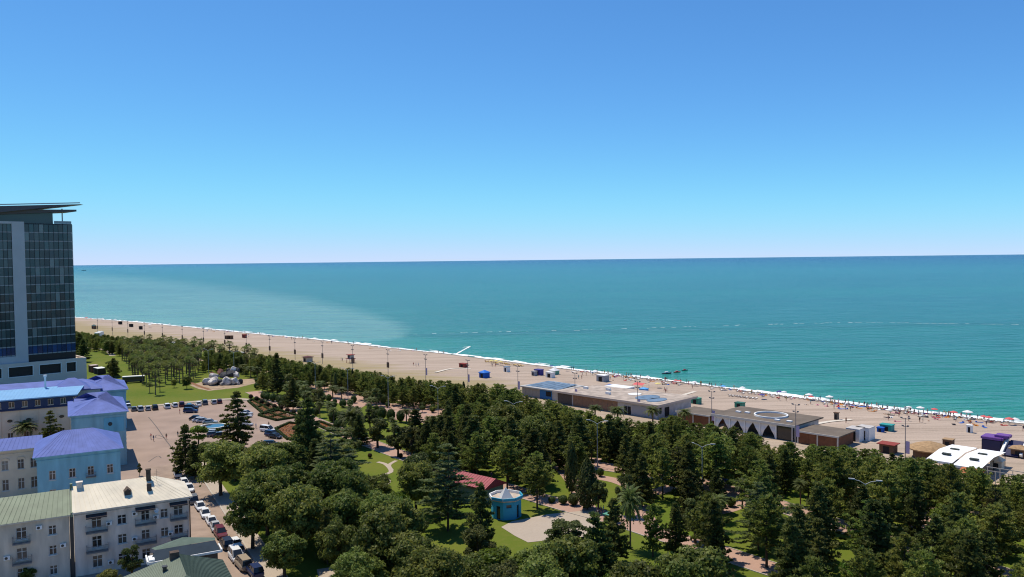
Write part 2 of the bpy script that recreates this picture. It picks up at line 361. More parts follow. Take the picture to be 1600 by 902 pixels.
for j in range(len(sy) - 1):
    for i in range(len(sx) - 1):
        k = j * len(sx) + i; sea.f.append((k, k + 1, k + 1 + len(sx), k + len(sx))); sea.m.append(0)
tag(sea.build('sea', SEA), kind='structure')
# breaking wave: a broken ribbon of foam along the water's edge, and wash behind it
fo = MB()
t = -1000.0
while t < 60:
    L_ = RND.uniform(2.0, 9.0)
    s0, s1 = nshore(t), nshore(t + L_)
    for row, (lo, hi, p, zz) in enumerate(((-0.2, 2.2, 0.95, -0.66), (2.6, 4.0, 0.35, -0.70), (5.5, 6.6, 0.10, -0.72))):
        if RND.random() > p: continue
        wv = .45 + .9 * abs(math.sin(t * .021 + 1.3)) * abs(math.sin(t * .057)) + .5 * abs(math.sin(t * .13)); hi = lo + (hi - lo) * wv
        a0 = lo + RND.uniform(-0.5, 0.5); b0 = hi + RND.uniform(-0.9, 1.0); a1 = lo + RND.uniform(-0.5, 0.5); b1 = hi + RND.uniform(-0.9, 1.0)
        mid = RND.uniform(0.05, 0.22)
        A, B, Cc, D = TN(t, s0 + a0, zz), TN(t + L_, s1 + a1, zz), TN(t + L_, s1 + b1, zz), TN(t, s0 + b0, zz)
        M0, M1 = (A + D) / 2 + Vector((0, 0, mid)), (B + Cc) / 2 + Vector((0, 0, mid))
        fo.poly((A, B, M1, M0)); fo.poly((M0, M1, Cc, D))
    t += L_ * RND.uniform(0.75, 1.0)
tag(fo.build('surf_foam', FOAM), 'thin white line of breaking surf along the pebble beach', 'surf', kind='stuff')
# the tidal front offshore: broken streaks of foam
fr = MB()
front = [G(645, 522, SEA_Z), G(760, 519, SEA_Z), G(900, 516, SEA_Z), G(1050, 512, SEA_Z), G(1200, 507, SEA_Z), G(1340, 504, SEA_Z), G(1560, 507, SEA_Z), G(1700, 509, SEA_Z)]
for a, b in zip(front, front[1:]):
    Ln = (b - a).length; d = (b - a) / Ln; nn = Vector((-d.y, d.x, 0)); q = 0.0
    while q < Ln:
        w = RND.uniform(1.0, 4.5)
        dens = 0.62 if a.x > 150 else (0.45 if a.x < -20 else 0.30)
        if RND.random() < dens:
            p0 = a + d * q + nn * RND.uniform(-2.0, 2.0); p1 = p0 + d * w + nn * RND.uniform(-0.8, 0.8); h = RND.uniform(0.6, 2.2)
            h *= .42; fr.poly([p + Vector((0, 0, 0.06)) for p in (p0, p1 - nn * h * 0.3, p1 + nn * h, p0 + nn * h * 0.8)])
        q += w * 1.3
tag(fr.build('foam_streak', FOAM), 'broken white foam streaks where two water colours meet offshore', 'foam', kind='stuff')

def sheet(name, pts, z, m, kind='structure', thick=0.0, kerb=False):
    pts = [Vector((p[0], p[1], 0)) for p in pts]
    bm = bmesh.new(); vs = [bm.verts.new((p.x, p.y, z)) for p in pts]; f = bm.faces.new(vs)
    if f.normal.z < 0: f.normal_flip()
    bm.normal_update(); bmesh.ops.triangulate(bm, faces=bm.faces[:]); me = bpy.data.meshes.new(name)
    for ff in bm.faces:
        if ff.normal.z < 0: ff.normal_flip()
    bm.to_mesh(me); bm.free(); me.materials.append(m)
    return tag(link(name, me), kind=kind)
def ribbon(name, pts, w, z, m, kind='structure', kerbs=None):
    """a path of even width through points; kerbs = material for raised edgings"""
    pts = [Vector((p[0], p[1], 0)) for p in pts]
    fine = []
    for i in range(len(pts) - 1):                      # Catmull-Rom
        p0 = pts[max(i - 1, 0)]; p1 = pts[i]; p2 = pts[i + 1]; p3 = pts[min(i + 2, len(pts) - 1)]
        for k in range(6):
            s = k / 6; fine.append(0.5 * ((2 * p1) + (p2 - p0) * s + (2 * p0 - 5 * p1 + 4 * p2 - p3) * s * s + (3 * p1 - p0 - 3 * p2 + p3) * s ** 3))
    fine.append(pts[-1])
    Lf, Rt = [], []
    for i, p in enumerate(fine):
        d = (fine[min(i + 1, len(fine) - 1)] - fine[max(i - 1, 0)]).normalized(); n = Vector((-d.y, d.x, 0)); Lf.append(p + n * w / 2); Rt.append(p - n * w / 2)
    mb = MB()
    for i in range(len(fine) - 1): mb.poly([q + Vector((0, 0, z)) for q in (Rt[i], Rt[i + 1], Lf[i + 1], Lf[i])])
    o = tag(mb.build(name, m), kind=kind)
    if kerbs:
        kb = MB()
        for S in (Lf, Rt):
            for i in range(len(S) - 1):
                d = (S[i + 1] - S[i]); 
                if d.length < 1e-4: continue
                n = Vector((-d.y, d.x, 0)).normalized() * 0.1
                kb.prism([S[i] - n, S[i + 1] - n, S[i + 1] + n, S[i] + n], 0.0, z + 0.10)
        kb.build('kerb', kerbs, o)
    return o

# town square and street
sheet('square', [UV(-60, 305.5), UV(17, 305.5), UV(48, 307), UV(60, 297), UV(72, 284), UV(66, 262), UV(60, 236), UV(50, 214), UV(26, 214), UV(26, 205), UV(8, 205), UV(8, 214), UV(-60, 214)], 0.02, ASPH)
sheet('street', [UV(16.0, 60), UV(26.2, 60), UV(26.2, 215), UV(16.0, 215)], 0.045, STREET)
kb = MB(); kb.box(26.2, 26.5, 60, 214, 0, 0.16); kb.box(15.4, 16.0, 60, 186, 0, 0.16)
tag(kb.build('kerb', KERB, None, (0, 0, 0), UA), kind='structure')
pv = MB(); pv.box(26.5, 29.5, 60, 213, 0, 0.14)
tag(pv.build('pavement', BEIGE, None, (0, 0, 0), UA), kind='structure')
yd = MB(); yd.box(-60, 15.4, 60, 205, 0, 0.03)
tag(yd.build('courtyard_ground', mat('yard_concrete', (0.30, 0.26, 0.22), 0.9, 0.2, 0.2, 0.3), None, (0, 0, 0), UA), kind='structure')
kb = MB()
for a, b in (((16.5, 305.6), (48, 307.1)), ((48, 307.1), (60, 297.1)), ((60, 297.1), (72, 284.1))):
    A, B = UV(*a), UV(*b); n = (B - A).normalized(); n = Vector((-n.y, n.x, 0)) * 0.18; kb.prism([A - n, B - n, B + n, A + n], 0, 0.15)
tag(kb.build('kerb', KERB), kind='structure')
ribbon('pavement', [UV(10, 307.6), UV(48, 308.8), UV(60, 299), UV(74, 286)], 2.6, 0.05, BEIGE)
# road repair lines across the square
cr_m = mat('tar_patch', (0.13, 0.11, 0.10), 0.9, 0.2, 0.1, 1.0)
for pl in ([(232, 652), (245, 668), (256, 684), (268, 700), (274, 712)], [(258, 685), (246, 680), (243, 684), (254, 686)], [(232, 722), (246, 713), (252, 716)]):
    ribbon('road_crack', [G(*p) for p in pl], 0.28, 0.03, cr_m)
# boulevard paths
ribbon('boulevard_path', [G(*p) for p in ((395, 612), (450, 640), (500, 662), (560, 686), (640, 716), (745, 750), (800, 766), (890, 793), (960, 812), (1040, 838), (1110, 858), (1200, 888), (1300, 918))], 5.6, 0.03, PINK, kerbs=KERB)
ribbon('promenade_path', [G(*p) for p in ((430, 592), (500, 606), (560, 622), (640, 645), (760, 686), (868, 718), (960, 732), (1060, 748), (1150, 770), (1230, 795), (1330, 828), (1480, 872), (1620, 915))], 6.5, 0.034, PINK, kerbs=KERB)
ribbon('seaside_path', [TN(t, nshore(t) - 103) for t in range(-600, 40, 40)], 6.0, 0.026, TAN)
sheet('club_forecourt', [TN(-215, 192), TN(-30, 190), TN(-30, 206), TN(-215, 206)], 0.022, TAN)
for p in ([(868, 722), (890, 745), (905, 770), (920, 798)], [(930, 716), (920, 740), (965, 752), (1015, 770), (1050, 760)], [(1150, 770), (1150, 790), (1120, 800)], [(1000, 790), (1008, 808), (1020, 834)], [(1448, 770), (1452, 800), (1420, 850)]):
    ribbon('cross_path', [G(*q) for q in p], 3.6, 0.038, PINK)
ribbon('garden_path', [G(*p) for p in ((590, 722), (603, 726), (611, 737), (597, 744), (607, 752), (600, 758), (582, 762))], 1.1, 0.03, BEIGE)
ribbon('garden_path', [G(*p) for p in ((619, 720), (608, 727), (612, 735))], 1.0, 0.034, BEIGE)
ribbon('garden_path', [G(*p) for p in ((135, 543), (165, 547), (176, 556))], 3.0, 0.03, BEIGE)
sheet('pavilion_terrace', [G(*p) for p in ((783, 824), (800, 815), (856, 804), (925, 797), (938, 808), (926, 838), (880, 842), (825, 848), (805, 838))], 0.04, BEIGE)
sheet('pink_court', [G(*p) for p in ((582, 634), (640, 628), (700, 630), (706, 648), (680, 664), (615, 656))], 0.042, PINK)
sheet('pink_court', [G(*p) for p in ((500, 604), (560, 610), (585, 626), (560, 640), (500, 622))], 0.044, PINK)
sheet('garden_court', [G(*p) for p in ((495, 890), (560, 880), (590, 905), (500, 915))], 0.03, BEIGE)
# walkways of pale boards laid across the sand
for p in ([(1240, 672), (1290, 661), (1330, 657)], [(680, 583), (706, 577), (736, 577)], [(1062, 620), (1086, 613)]):
    ribbon('beach_walkway', [G(*q) for q in p], 1.6, 0.3, mat('pale_boards', (0.62, 0.55, 0.46), 0.8, 0.2, 0.1, 2.0))

# ------------------------------------------------------------------ trees: a kit of kinds, each with trunk (and limbs) and crown
BARK = mat('bark', (0.085, 0.062, 0.045), 0.95, 0.1, 0.3, 3.0)
PALMBARK = mat('palm_bark', (0.15, 0.115, 0.08), 0.95, 0.1, 0.3, 3.0)
F_PINE = foliage('pine_needles', (0.124, 0.168, 0.033), (0.232, 0.258, 0.060))
F_DARK = foliage('dark_needles', (0.085, 0.108, 0.030), (0.140, 0.158, 0.044))
F_CEDAR = foliage('cedar_needles', (0.090, 0.118, 0.038), (0.145, 0.170, 0.050))
F_BROAD = foliage('broad_leaves', (0.114, 0.154, 0.030), (0.212, 0.236, 0.052))
F_LIME = foliage('lime_leaves', (0.10, 0.18, 0.016), (0.15, 0.22, 0.03))
F_BROWN = foliage('browning_leaves', (0.075, 0.058, 0.022), (0.06, 0.075, 0.02))
F_PALM = foliage('palm_fronds', (0.090, 0.125, 0.032), (0.150, 0.175, 0.05), nscale=0.6)
F_BOX = foliage('clipped_leaves', (0.052, 0.092, 0.020), (0.085, 0.122, 0.028), rand=0.2)
F_RED = foliage('red_leaves', (0.08, 0.035, 0.02), (0.05, 0.045, 0.018))
def rot_to(d):
    return Vector(d).to_track_quat('Z', 'Y').to_matrix()
def limbs(mb, H, n, z0, z1, R, rnd, r0=0.10, up=0.5):
    for k in range(n):
        z = z0 + (z1 - z0) * (k + rnd.random()) / n; a = rnd.uniform(0, 6.283); l = R * rnd.uniform(0.55, 0.9) * (1 - 0.5 * (z - z0) / max(z1 - z0, .1))
        p1 = (math.cos(a) * l * 0.5, math.sin(a) * l * 0.5, z + up * l * 0.35); p2 = (math.cos(a + .2) * l, math.sin(a + .2) * l, z + up * l * 0.9)
        mb.path([(0, 0, z), p1, p2], [r0, r0 * 0.65, r0 * 0.25], 4)
def k_broad(seed, m, H=11.0, R=4.6, nl=70, N=11000, ls=0.21):
    rnd = random.Random(seed); g = np.random.default_rng(seed)
    tr = MB(); b = (rnd.uniform(-.4, .4), rnd.uniform(-.4, .4))
    tr.path([(0, 0, -0.2), (b[0] * .4, b[1] * .4, H * .25), (b[0], b[1], H * .5), (b[0], b[1], H * .8)], [0.36, 0.28, 0.2, 0.07], 7); limbs(tr, H, 8, H * .25, H * .65, R, rnd, 0.13, 0.7)
    cs = []; 
    for k in range(nl):
        a = rnd.uniform(0, 6.283); zz = rnd.uniform(-1, 1); rr = math.sqrt(max(0, 1 - zz * zz * 0.8)) * rnd.uniform(0.35, 1.12)
        cs.append((math.cos(a) * rr * R * .78, math.sin(a) * rr * R * .78, H * .58 + zz * H * .31, rnd.uniform(0.55, 1.5) * R / 4.6))
    w = np.array([c[3] ** 2 for c in cs]); idx = g.choice(nl, N, p=w / w.sum()); c = np.array(cs)[idx]
    d = g.normal(size=(N, 3)); d[:, 2] = np.where(d[:, 2] < -0.4, -d[:, 2], d[:, 2]); d /= np.linalg.norm(d, axis=1, keepdims=True)
    p = c[:, :3] + d * c[:, 3:4] * g.uniform(0.35, 1.2, (N, 1)) * np.array([1, 1, .85])
    return tr.mesh('trunk', [BARK]), quads_mesh('crown', p, d + g.normal(size=(N, 3)) * 0.55, g.uniform(.6, 1.25, N) * ls, [m], 1.3, g)
def k_pine(seed, m, H=10.0, R=2.9, tiers=13, up=0.35, dens=1.0, flat=False, z_lo=0.16, tuft=0.5, pw=0.75, wid=.26):
    rnd = random.Random(seed); g = np.random.default_rng(seed)
    tr = MB(); bx, by = rnd.uniform(-.25, .25), rnd.uniform(-.25, .25)
    tr.path([(0, 0, -0.2), (bx * .5, by * .5, H * .4), (bx, by, H * .75), (bx, by, H * .985)], [0.22, 0.17, 0.09, 0.02], 6)
    P, D, S = [], [], []; asy, asa = rnd.uniform(.05, .32), rnd.uniform(0, 6.28)
    for k in range(tiers):
        f = (k + rnd.uniform(-.3, .3)) / (tiers - 1); f = min(max(f, 0), 1); z = H * (z_lo + (0.97 - z_lo) * f)
        L = R * ((1 - f) ** pw * 0.95 + 0.08) * (0.72 if f < .07 else 1)
        nb = max(3, int(7 * (0.5 + L / R * .6)))
        a0 = rnd.uniform(0, 6.28)
        for j in range(nb):
            a = a0 + 6.283 * j / nb + rnd.uniform(-.35, .35); l = L * rnd.uniform(0.6, 1.22) * (1 + asy * math.cos(a - asa))
            if rnd.random() < .10: continue
            dx, dy = math.cos(a), math.sin(a); rise = (0.02 if flat else up) * l * rnd.uniform(.4, 1.5) * (1 if f > .15 else -.1)
            if l > .8: tr.tube((0 + bx * f, by * f, z), (dx * l * .9, dy * l * .9, z + rise * .85), 0.05, 0.015, 3, caps=False)
            nt = max(2, int(l / (0.50 if not flat else 0.42)))
            for q in range(nt):
                s = (q + 0.6) / nt
                if s < .18: continue
                c = np.array([dx * l * s, dy * l * s, z + rise * s * s]) + g.normal(size=3) * (0.12, 0.12, 0.07)
                nn = int((14 if not flat else 13) * dens)
                dd = g.normal(size=(nn, 3)); dd[:, 2] = np.abs(dd[:, 2]) * (0.9 if not flat else 0.25) + .1; dd[:, 0] += dx * .6; dd[:, 1] += dy * .6
                dd /= np.linalg.norm(dd, axis=1, keepdims=True)
                if flat: dd *= np.array([1.35, 1.35, .5])
                P.append(c + dd * tuft * .55); D.append(dd); S.append(np.full(nn, tuft * rnd.uniform(.75, 1.2)))
    P = np.vstack(P); D = np.vstack(D); S = np.concatenate(S); n = len(P)
    # each spray is a narrow blade lying along its own direction
    side = np.cross(D, g.normal(size=(n, 3))); side /= np.linalg.norm(side, axis=1, keepdims=True) + 1e-9
    Dn = D / (np.linalg.norm(D, axis=1, keepdims=True) + 1e-9)
    if flat: side[:, 2] *= .3
    v = np.empty((n, 4, 3)); s = S[:, None]
    v[:, 0] = P - Dn * s * .6; v[:, 1] = P + side * s * wid; v[:, 2] = P + Dn * s * .6; v[:, 3] = P - side * s * wid
    return tr.mesh('trunk', [BARK]), raw_quads('crown', v.reshape(-1, 3), n, [m])
def k_column(seed, m, H=9.0, R=0.95, N=2600, egg=0.5):
    g = np.random.default_rng(seed); tr = MB(); tr.path([(0, 0, -.2), (0, 0, H * .3), (0, 0, H * .9)], [.18, .14, .03], 6)
    f = g.beta(1.1, 1.0, N); a = g.uniform(0, 6.283, N)
    prof = np.sin(np.pi * np.clip(f, 0.02, 1) ** egg) ** 0.6 * (1 + .16 * np.sin(a * 3 + f * 9) + .1 * np.sin(a * 7 - f * 20))
    r = R * prof * g.uniform(.62, 1.06, N); p = np.stack([r * np.cos(a), r * np.sin(a), H * .06 + f * H * .94], 1)
    d = np.stack([np.cos(a), np.sin(a), np.full(N, .55)], 1) + g.normal(size=(N, 3)) * .5
    return tr.mesh('trunk', [BARK]), quads_mesh('crown', p, d, g.uniform(.6, 1.2, N) * .19, [m], 1.6, g)
def k_ball(seed, m, R=1.5, tall=1.0, stem=0.25, N=1500, ls=0.13):
    """clipped shrub: dense leaf shell over a short stem"""
    g = np.random.default_rng(seed); tr = MB(); tr.path([(0, 0, -.1), (0, 0, stem + R * tall)], [.09, .06], 6)
    d = g.normal(size=(N, 3)); d /= np.linalg.norm(d, axis=1, keepdims=True); lump = 1 + .05 * np.sin(d[:, 0] * 5 + seed) + .05 * np.sin(d[:, 1] * 6)
    r = R * g.uniform(.86, 1.04, N) * lump; p = d * r[:, None] * np.array([1, 1, tall]); p[:, 2] += stem + R * tall * .97
    sph = MB(); sph.lathe([(R * .9 * math.sin(math.pi * k / 8) + .001, stem + R * tall * .97 - R * .9 * tall * math.cos(math.pi * k / 8)) for k in range(9)], 12)
    base = len(p)
    me = quads_mesh('crown', p, d + g.normal(size=(N, 3)) * .45, g.uniform(.6, 1.2, N) * ls, [m], 1.2, g)
    bm = bmesh.new(); bm.from_mesh(me); vs = [bm.verts.new(v) for v in sph.v]
    for f in sph.f: bm.faces.new([vs[i] for i in f])
    bm.to_mesh(me); bm.free()
    return tr.mesh('trunk', [BARK]), me
def frond_quads(g, L=2.6, droop=1.0, n=13, lw=0.5, start=0.15):
    """one feather frond along +X from the origin, arching up then down; quads of leaflets each side"""
    out = []; 
    def spine(s): return np.array([L * s * (1 - .12 * s * s * droop), 0, L * (.55 * s - .85 * droop * s * s)])
    for k in range(n):
        s = start + (1 - start) * k / (n - 1); p = spine(s); q = spine(min(s + .06, 1.05)); d = (q - p) / np.linalg.norm(q - p)
        ll = lw * (math.sin(math.pi * min(1, .12 + s * .88)) * .75 + .25)
        for sd in (-1, 1):
            tip = p + d * ll * .75 + np.array([0, sd * ll, -ll * .35 * droop]) + g.normal(size=3) * .03
            w = d * .085 * (L / 2.6 + .4)
            out += [p - w, p + w, tip + w * .3, tip - w * .3]
    for k in range(5):                                             # the midrib
        a, b = spine(k / 5), spine((k + 1) / 5); w = np.array([0, .035, 0]); out += [a - w, a + w, b + w * .6, b - w * .6]
    return np.array(out)
def spin(v, yaw, pitch, at):
    cy, sy_, c2, s2 = math.cos(yaw), math.sin(yaw), math.cos(pitch), math.sin(pitch)
    R = np.array([[cy, -sy_, 0], [sy_, cy, 0], [0, 0, 1]]) @ np.array([[c2, 0, -s2], [0, 1, 0], [s2, 0, c2]])
    return v @ R.T + np.array(at)
def palm_trunk(H, r=.2, flare=1.5, lean=0.0):
    tr = MB(); k = 7; pts = [(lean * (i / k) ** 2, 0, H * i / k - (.2 if i == 0 else 0)) for i in range(k + 1)]
    tr.path(pts, [r * (flare if i == 0 else 1.0 + (.15 if i == k else 0) + .05 * (i % 2)) for i in range(k + 1)], 8); return tr.mesh('trunk', [PALMBARK])
def k_palm(seed, H=6.0, L=2.7, nf=40, m=None, droop=1.0):
    g = np.random.default_rng(seed); V = []
    for k in range(nf):
        f = k / nf; V.append(spin(frond_quads(g, L * g.uniform(.85, 1.1), droop * g.uniform(.8, 1.2), 11, .5), k * 2.39996, 1.15 - 1.75 * f + g.normal() * .08, (0, 0, H)))
    V = np.vstack(V); return palm_trunk(H), raw_quads('crown', V, len(V) // 4, [m or F_PALM])
def k_fan(seed, H=8.5, nf=46, R=1.25, m=None):
    """fan palm: a round head of pleated fan leaves over a skirt of dead ones"""
    g = np.random.default_rng(seed); V = []; mi = []
    for k in range(nf):
        f = k / nf; pit = 1.3 - 2.6 * f; yaw = k * 2.39996; l = R * g.uniform(.7, 1.0); rad = .62 * R * g.uniform(.8, 1.1)
        q = []
        for j in range(6):
            a0 = -1.25 + 2.5 * j / 6; a1 = a0 + 2.5 / 6 * .85; am = (a0 + a1) / 2
            def pt(a, r, z=0.0): return np.array([l + math.cos(a) * r, math.sin(a) * r, z])
            q += [pt(a0, .04), pt(a0, rad * .7, -.06), pt(am, rad, -.16), pt(a1, rad * .7, .03)]
        w = np.array([0, .03, 0]); q += [np.zeros(3) - w, np.zeros(3) + w, np.array([l, 0, 0]) + w, np.array([l, 0, 0]) - w]
        V.append(spin(np.array(q), yaw, pit, (0, 0, H - (.5 if f > .8 else 0)))); mi += [1 if f > .8 else 0] * 7
    V = np.vstack(V); return palm_trunk(H, .15, 1.6), raw_quads('crown', V, len(V) // 4, [m or F_PALM, mat('dead_frond', (0.20, 0.145, 0.08), 0.9, 0.1, 0.2, 2.0)], mi)
KIT = {                                             # kind: (variants, reference height, reference crown radius)
    'pine': ([k_pine(s, F_PINE, 10, 3.5 + .3 * (s % 3), 14, .45, 1.15, pw=.46 + .08 * (s % 3), tuft=.58, wid=.20) for s in (11, 12, 13, 14, 15)], 10.0, 3.5),
    'tallpine': ([k_pine(s, F_PINE, 12, 3.7 + .3 * (s % 3), 12, .5, 1.25, z_lo=.30, pw=.42 + .08 * (s % 3), tuft=.62, wid=.20) for s in (16, 17, 18, 19, 101, 102)], 12.0, 3.7),
    'dark': ([k_pine(s, F_DARK, 12, 3.3, 18, .14, 1.25, z_lo=.10, tuft=.60, pw=.72, wid=.24) for s in (21, 22, 23, 24, 103, 104)], 12.0, 3.1),
    'cedar': ([k_pine(s, F_CEDAR, 15, 6.2, 15, .1, 1.5, flat=True, z_lo=.14, tuft=.62, pw=.7) for s in (31, 32)], 15.0, 6.2),
    'fir': ([k_pine(s, foliage('fir_needles', (0.080, 0.112, 0.030), (0.140, 0.165, 0.042)), 13, 4.2, 15, -.08, 1.25, z_lo=.08, tuft=.62, pw=.72) for s in (35, 36)], 13.0, 4.2),
    'broad': ([k_broad(s, F_BROAD, 11.0, 4.6 + .35 * (s % 3 - 1), 62 + 6 * (s % 4)) for s in (41, 42, 43, 44, 45, 46, 47)], 11.0, 4.6),
    'lime': ([k_broad(s, F_LIME, 9.0, 3.8, 34, 6500, .22) for s in (51, 52)], 9.0, 3.8),
    'brown': ([k_pine(61, F_BROWN, 11, 2.8, 12, .4, .8)], 11.0, 2.8),
    'dome': ([k_broad(s, F_DARK, 9.0, 3.4, 34, 6500, .2) for s in (65, 66)], 9.0, 3.4),
    'cypress': ([k_column(s, F_DARK) for s in (71, 72)], 9.0, 0.95),
    'fatcypress': ([k_column(s, F_DARK, 8.0, 2.0, 3600, .62) for s in (75, 76)], 8.0, 2.0),
    'ball': ([k_ball(s, F_BOX, 1.5, 1.15) for s in (81, 82, 83)], 3.7, 1.5),
    'standard': ([k_ball(s, F_BOX, 1.3, .95, 1.9, 1300) for s in (85, 86)], 4.4, 1.3),
    'cone': ([k_ball(s, F_RED, .8, 1.3, .2, 700, .1) for s in (87, 88)], 2.3, .8),
    'palm': ([k_palm(s) for s in (91, 92, 93)], 7.4, 2.5),
    'bigpalm': ([k_palm(s, 6.5, 4.0, 60, None, .95) for s in (94, 95)], 8.6, 3.7),
    'fan': ([k_fan(s, 8.0 + .4 * (s % 3)) for s in (96, 97, 98, 99)], 9.3, 1.5),
}
NAME = {'tallpine': 'tall_pine_tree', 'pine': 'pine_tree', 'dark': 'conifer_tree', 'cedar': 'cedar_tree', 'fir': 'fir_tree', 'broad': 'broadleaf_tree', 'lime': 'lime_green_tree', 'brown': 'browning_pine_tree', 'dome': 'round_crowned_tree',
        'cypress': 'cypress_tree', 'fatcypress': 'broad_cypress_tree', 'ball': 'clipped_shrub', 'standard': 'clipped_standard_tree', 'cone': 'red_leaved_shrub', 'palm': 'date_palm', 'bigpalm': 'canary_date_palm', 'fan': 'fan_palm'}
CATG = {'palm': 'palm', 'bigpalm': 'palm', 'fan': 'palm', 'ball': 'shrub', 'cone': 'shrub'}
LOOK = {'tallpine': 'tall bare-trunked pine', 'pine': 'mid green bushy pine', 'dark': 'tall dark conifer', 'cedar': 'spreading layered cedar', 'fir': 'large drooping fir', 'broad': 'leafy broadleaf tree', 'lime': 'bright yellow-green tree', 'brown': 'thin browning pine', 'dome': 'dark round-crowned tree',
        'cypress': 'slender dark cypress', 'fatcypress': 'broad dark cypress', 'ball': 'clipped egg-shaped shrub', 'standard': 'clipped ball on a stem', 'cone': 'small dark red-leaved shrub', 'palm': 'feathery date palm', 'bigpalm': 'big drooping date palm', 'fan': 'slim fan palm'}
TREES = []                                          # (object, kind, pixel x, pixel y of the crown)
KEEP = []                                           # patches of open ground the photograph shows
def plant(kind, x, y, h, w=None, rnd=RND, z=0.0):
    var, H, R = KIT[kind]; tr, crn = var[rnd.randrange(len(var))]
    o = bpy.data.objects.new(NAME[kind], None); C.objects.link(o); o.location = (x, y, z)
    s = h / H; ws = s if w is None else w / R
    o.scale = (ws * rnd.uniform(.93, 1.07), ws * rnd.uniform(.93, 1.07), s); o.rotation_euler = (0, 0, rnd.uniform(0, 6.283))
    link('trunk', tr, o); link('crown', crn, o)
    tag(o, None, CATG.get(kind, 'tree'))
    px, py = pix((x, y, h * .65)); TREES.append((o, kind, px, py)); return o
def T(kind, px, py, top, wpx=None):
    """a tree whose foot stands at pixel (px, py) and whose top reaches row top; wpx = crown width in px"""
    p = G(px, py); d = p.y
    h = (py - top) * d / FPX * 1.0
    lo, hi = .5, 60
    for _ in range(30):
        m = (lo + hi) / 2
        if pix((p.x, p.y, m))[1] > top: lo = m
        else: hi = m
    return plant(kind, p.x, p.y, lo, None if wpx is None else wpx * d / FPX / 2)

# ------------------------------------------------------------------ buildings
def make_glass(name, stops, rough=0.08):
    m, N, L, b = nodes_of(name, rough, 0.5); oi = N.new('ShaderNodeObjectInfo'); c = ramp(N, L, oi.outputs['Random'], stops); L.new(c, b.inputs['Base Color'])
    for nd in N:
        if nd.type == 'VALTORGB': nd.color_ramp.interpolation = 'CONSTANT'
    MATS[name] = m; return m
GLASS = make_glass('window_glass', [(0, (.018, .022, .028)), (.4, (.035, .036, .038)), (.62, (.10, .09, .08)), (.80, (.022, .026, .032)), (.92, (.24, .22, .19))])
FRAME = mat('window_frame', (0.62, 0.60, 0.56), 0.6, 0.3)
def facade(mb, x0, x1, z0, z1, holes, y=0.0, depth=0.28, m=0, mr=None):
    """a wall in the XZ plane facing -Y with real openings (x0, x1, z0, z1) and reveals"""
    xs = sorted({x0, x1, *[h[0] for h in holes], *[h[1] for h in holes]}); zs = sorted({z0, z1, *[h[2] for h in holes], *[h[3] for h in holes]})
    for a, b in zip(xs, xs[1:]):
        for c, d in zip(zs, zs[1:]):
            xm, zm = (a + b) / 2, (c + d) / 2
            if any(h[0] < xm < h[1] and h[2] < zm < h[3] for h in holes): continue
            mb.poly([(a, y, c), (b, y, c), (b, y, d), (a, y, d)], m)
    mr = m if mr is None else mr
    for a, b, c, d in holes:
        e = y + depth
        mb.poly([(a, y, c), (a, e, c), (a, e, d), (a, y, d)], mr); mb.poly([(b, y, c), (b, y, d), (b, e, d), (b, e, c)], mr)
        mb.poly([(a, y, d), (a, e, d), (b, e, d), (b, y, d)], mr); mb.poly([(a, y, c), (b, y, c), (b, e, c), (a, e, c)], mr)
WIN = {}
def window(parent, x, z, w, h, y=0.0, depth=0.24, kind='cross', frame=None, arch=False):
    """glazed window set back in its opening: pane, frame with mullion and transom, sill"""
    key = (round(w, 2), round(h, 2), kind, frame.name if frame else '')
    if key not in WIN:
        g = MB(); g.box(-w / 2, w / 2, 0, 0.02, 0, h)
        f = MB(); t = 0.09
        f.box(-w / 2, -w / 2 + t, -0.07, -0.005, 0, h); f.box(w / 2 - t, w / 2, -0.07, -0.005, 0, h); f.box(-w / 2 + t, w / 2 - t, -0.07, -0.005, 0, t); f.box(-w / 2 + t, w / 2 - t, -0.07, -0.005, h - t, h)
        if kind in ('cross', 'pair'): f.box(-0.05, 0.05, -0.065, -0.005, t, h - t)
        if kind == 'cross': f.box(-w / 2 + t, w / 2 - t, -0.06, -0.006, h * .64, h * .64 + .08)
        s = MB(); s.box(-w / 2 - .12, w / 2 + .12, -depth - 0.12, -depth - 0.002, -0.12, -0.004)
        WIN[key] = (g.mesh('window', [GLASS]), f.mesh('frame', [frame or FRAME]), s.mesh('sill', [frame or FRAME]))
    g, f, s = WIN[key]
    o = link('window', g, parent, (x, y + depth, z)); link('frame', f, o); link('sill', s, o); return o
def hip_roof(mb, x0, x1, y0, y1, z, h, ov=0.5, hipL=True, hipR=True, m=0, me=1, inset=None):
    """hipped roof with overhanging eaves; left and right ends hipped or gabled; m roof sheet, me eaves"""
    a, b, c, d = x0 - ov, x1 + ov, y0 - ov, y1 + ov; yc = (c + d) / 2; i = inset if inset is not None else (d - c) / 2 * .95
    rl, rr = (a + i if hipL else a), (b - i if hipR else b)
    A, B, Cc, D, P, Q = (a, c, z), (b, c, z), (b, d, z), (a, d, z), (rl, yc, z + h), (rr, yc, z + h)
    mb.poly([A, B, Q, P], m); mb.poly([Cc, D, P, Q], m); mb.poly([D, A, P], m if hipL else me); mb.poly([B, Cc, Q], m if hipR else me)
    mb.box(a, b, c, d, z - .22, z - .012, me)
    return P, Q
def seams(parent, p, q, r, s, n, m):
    """raised standing seams on a roof plane from eave p-q to ridge r-s"""
    p, q, r, s = map(Vector, (p, q, r, s)); nm = (q - p).cross(s - q).normalized()
    mb = MB()
    for k in range(n):
        f = (k + .5) / n; a = p.lerp(q, f); b = r.lerp(s, f); mb.tube(a + nm * .02, b + nm * .02, .03, .03, 3, caps=False)
    return tag(mb.build('roof_seams', m, parent), kind='stuff')
def bld(name, label, u, v): return thing(name, label, 'building', UV(u, v), UA)

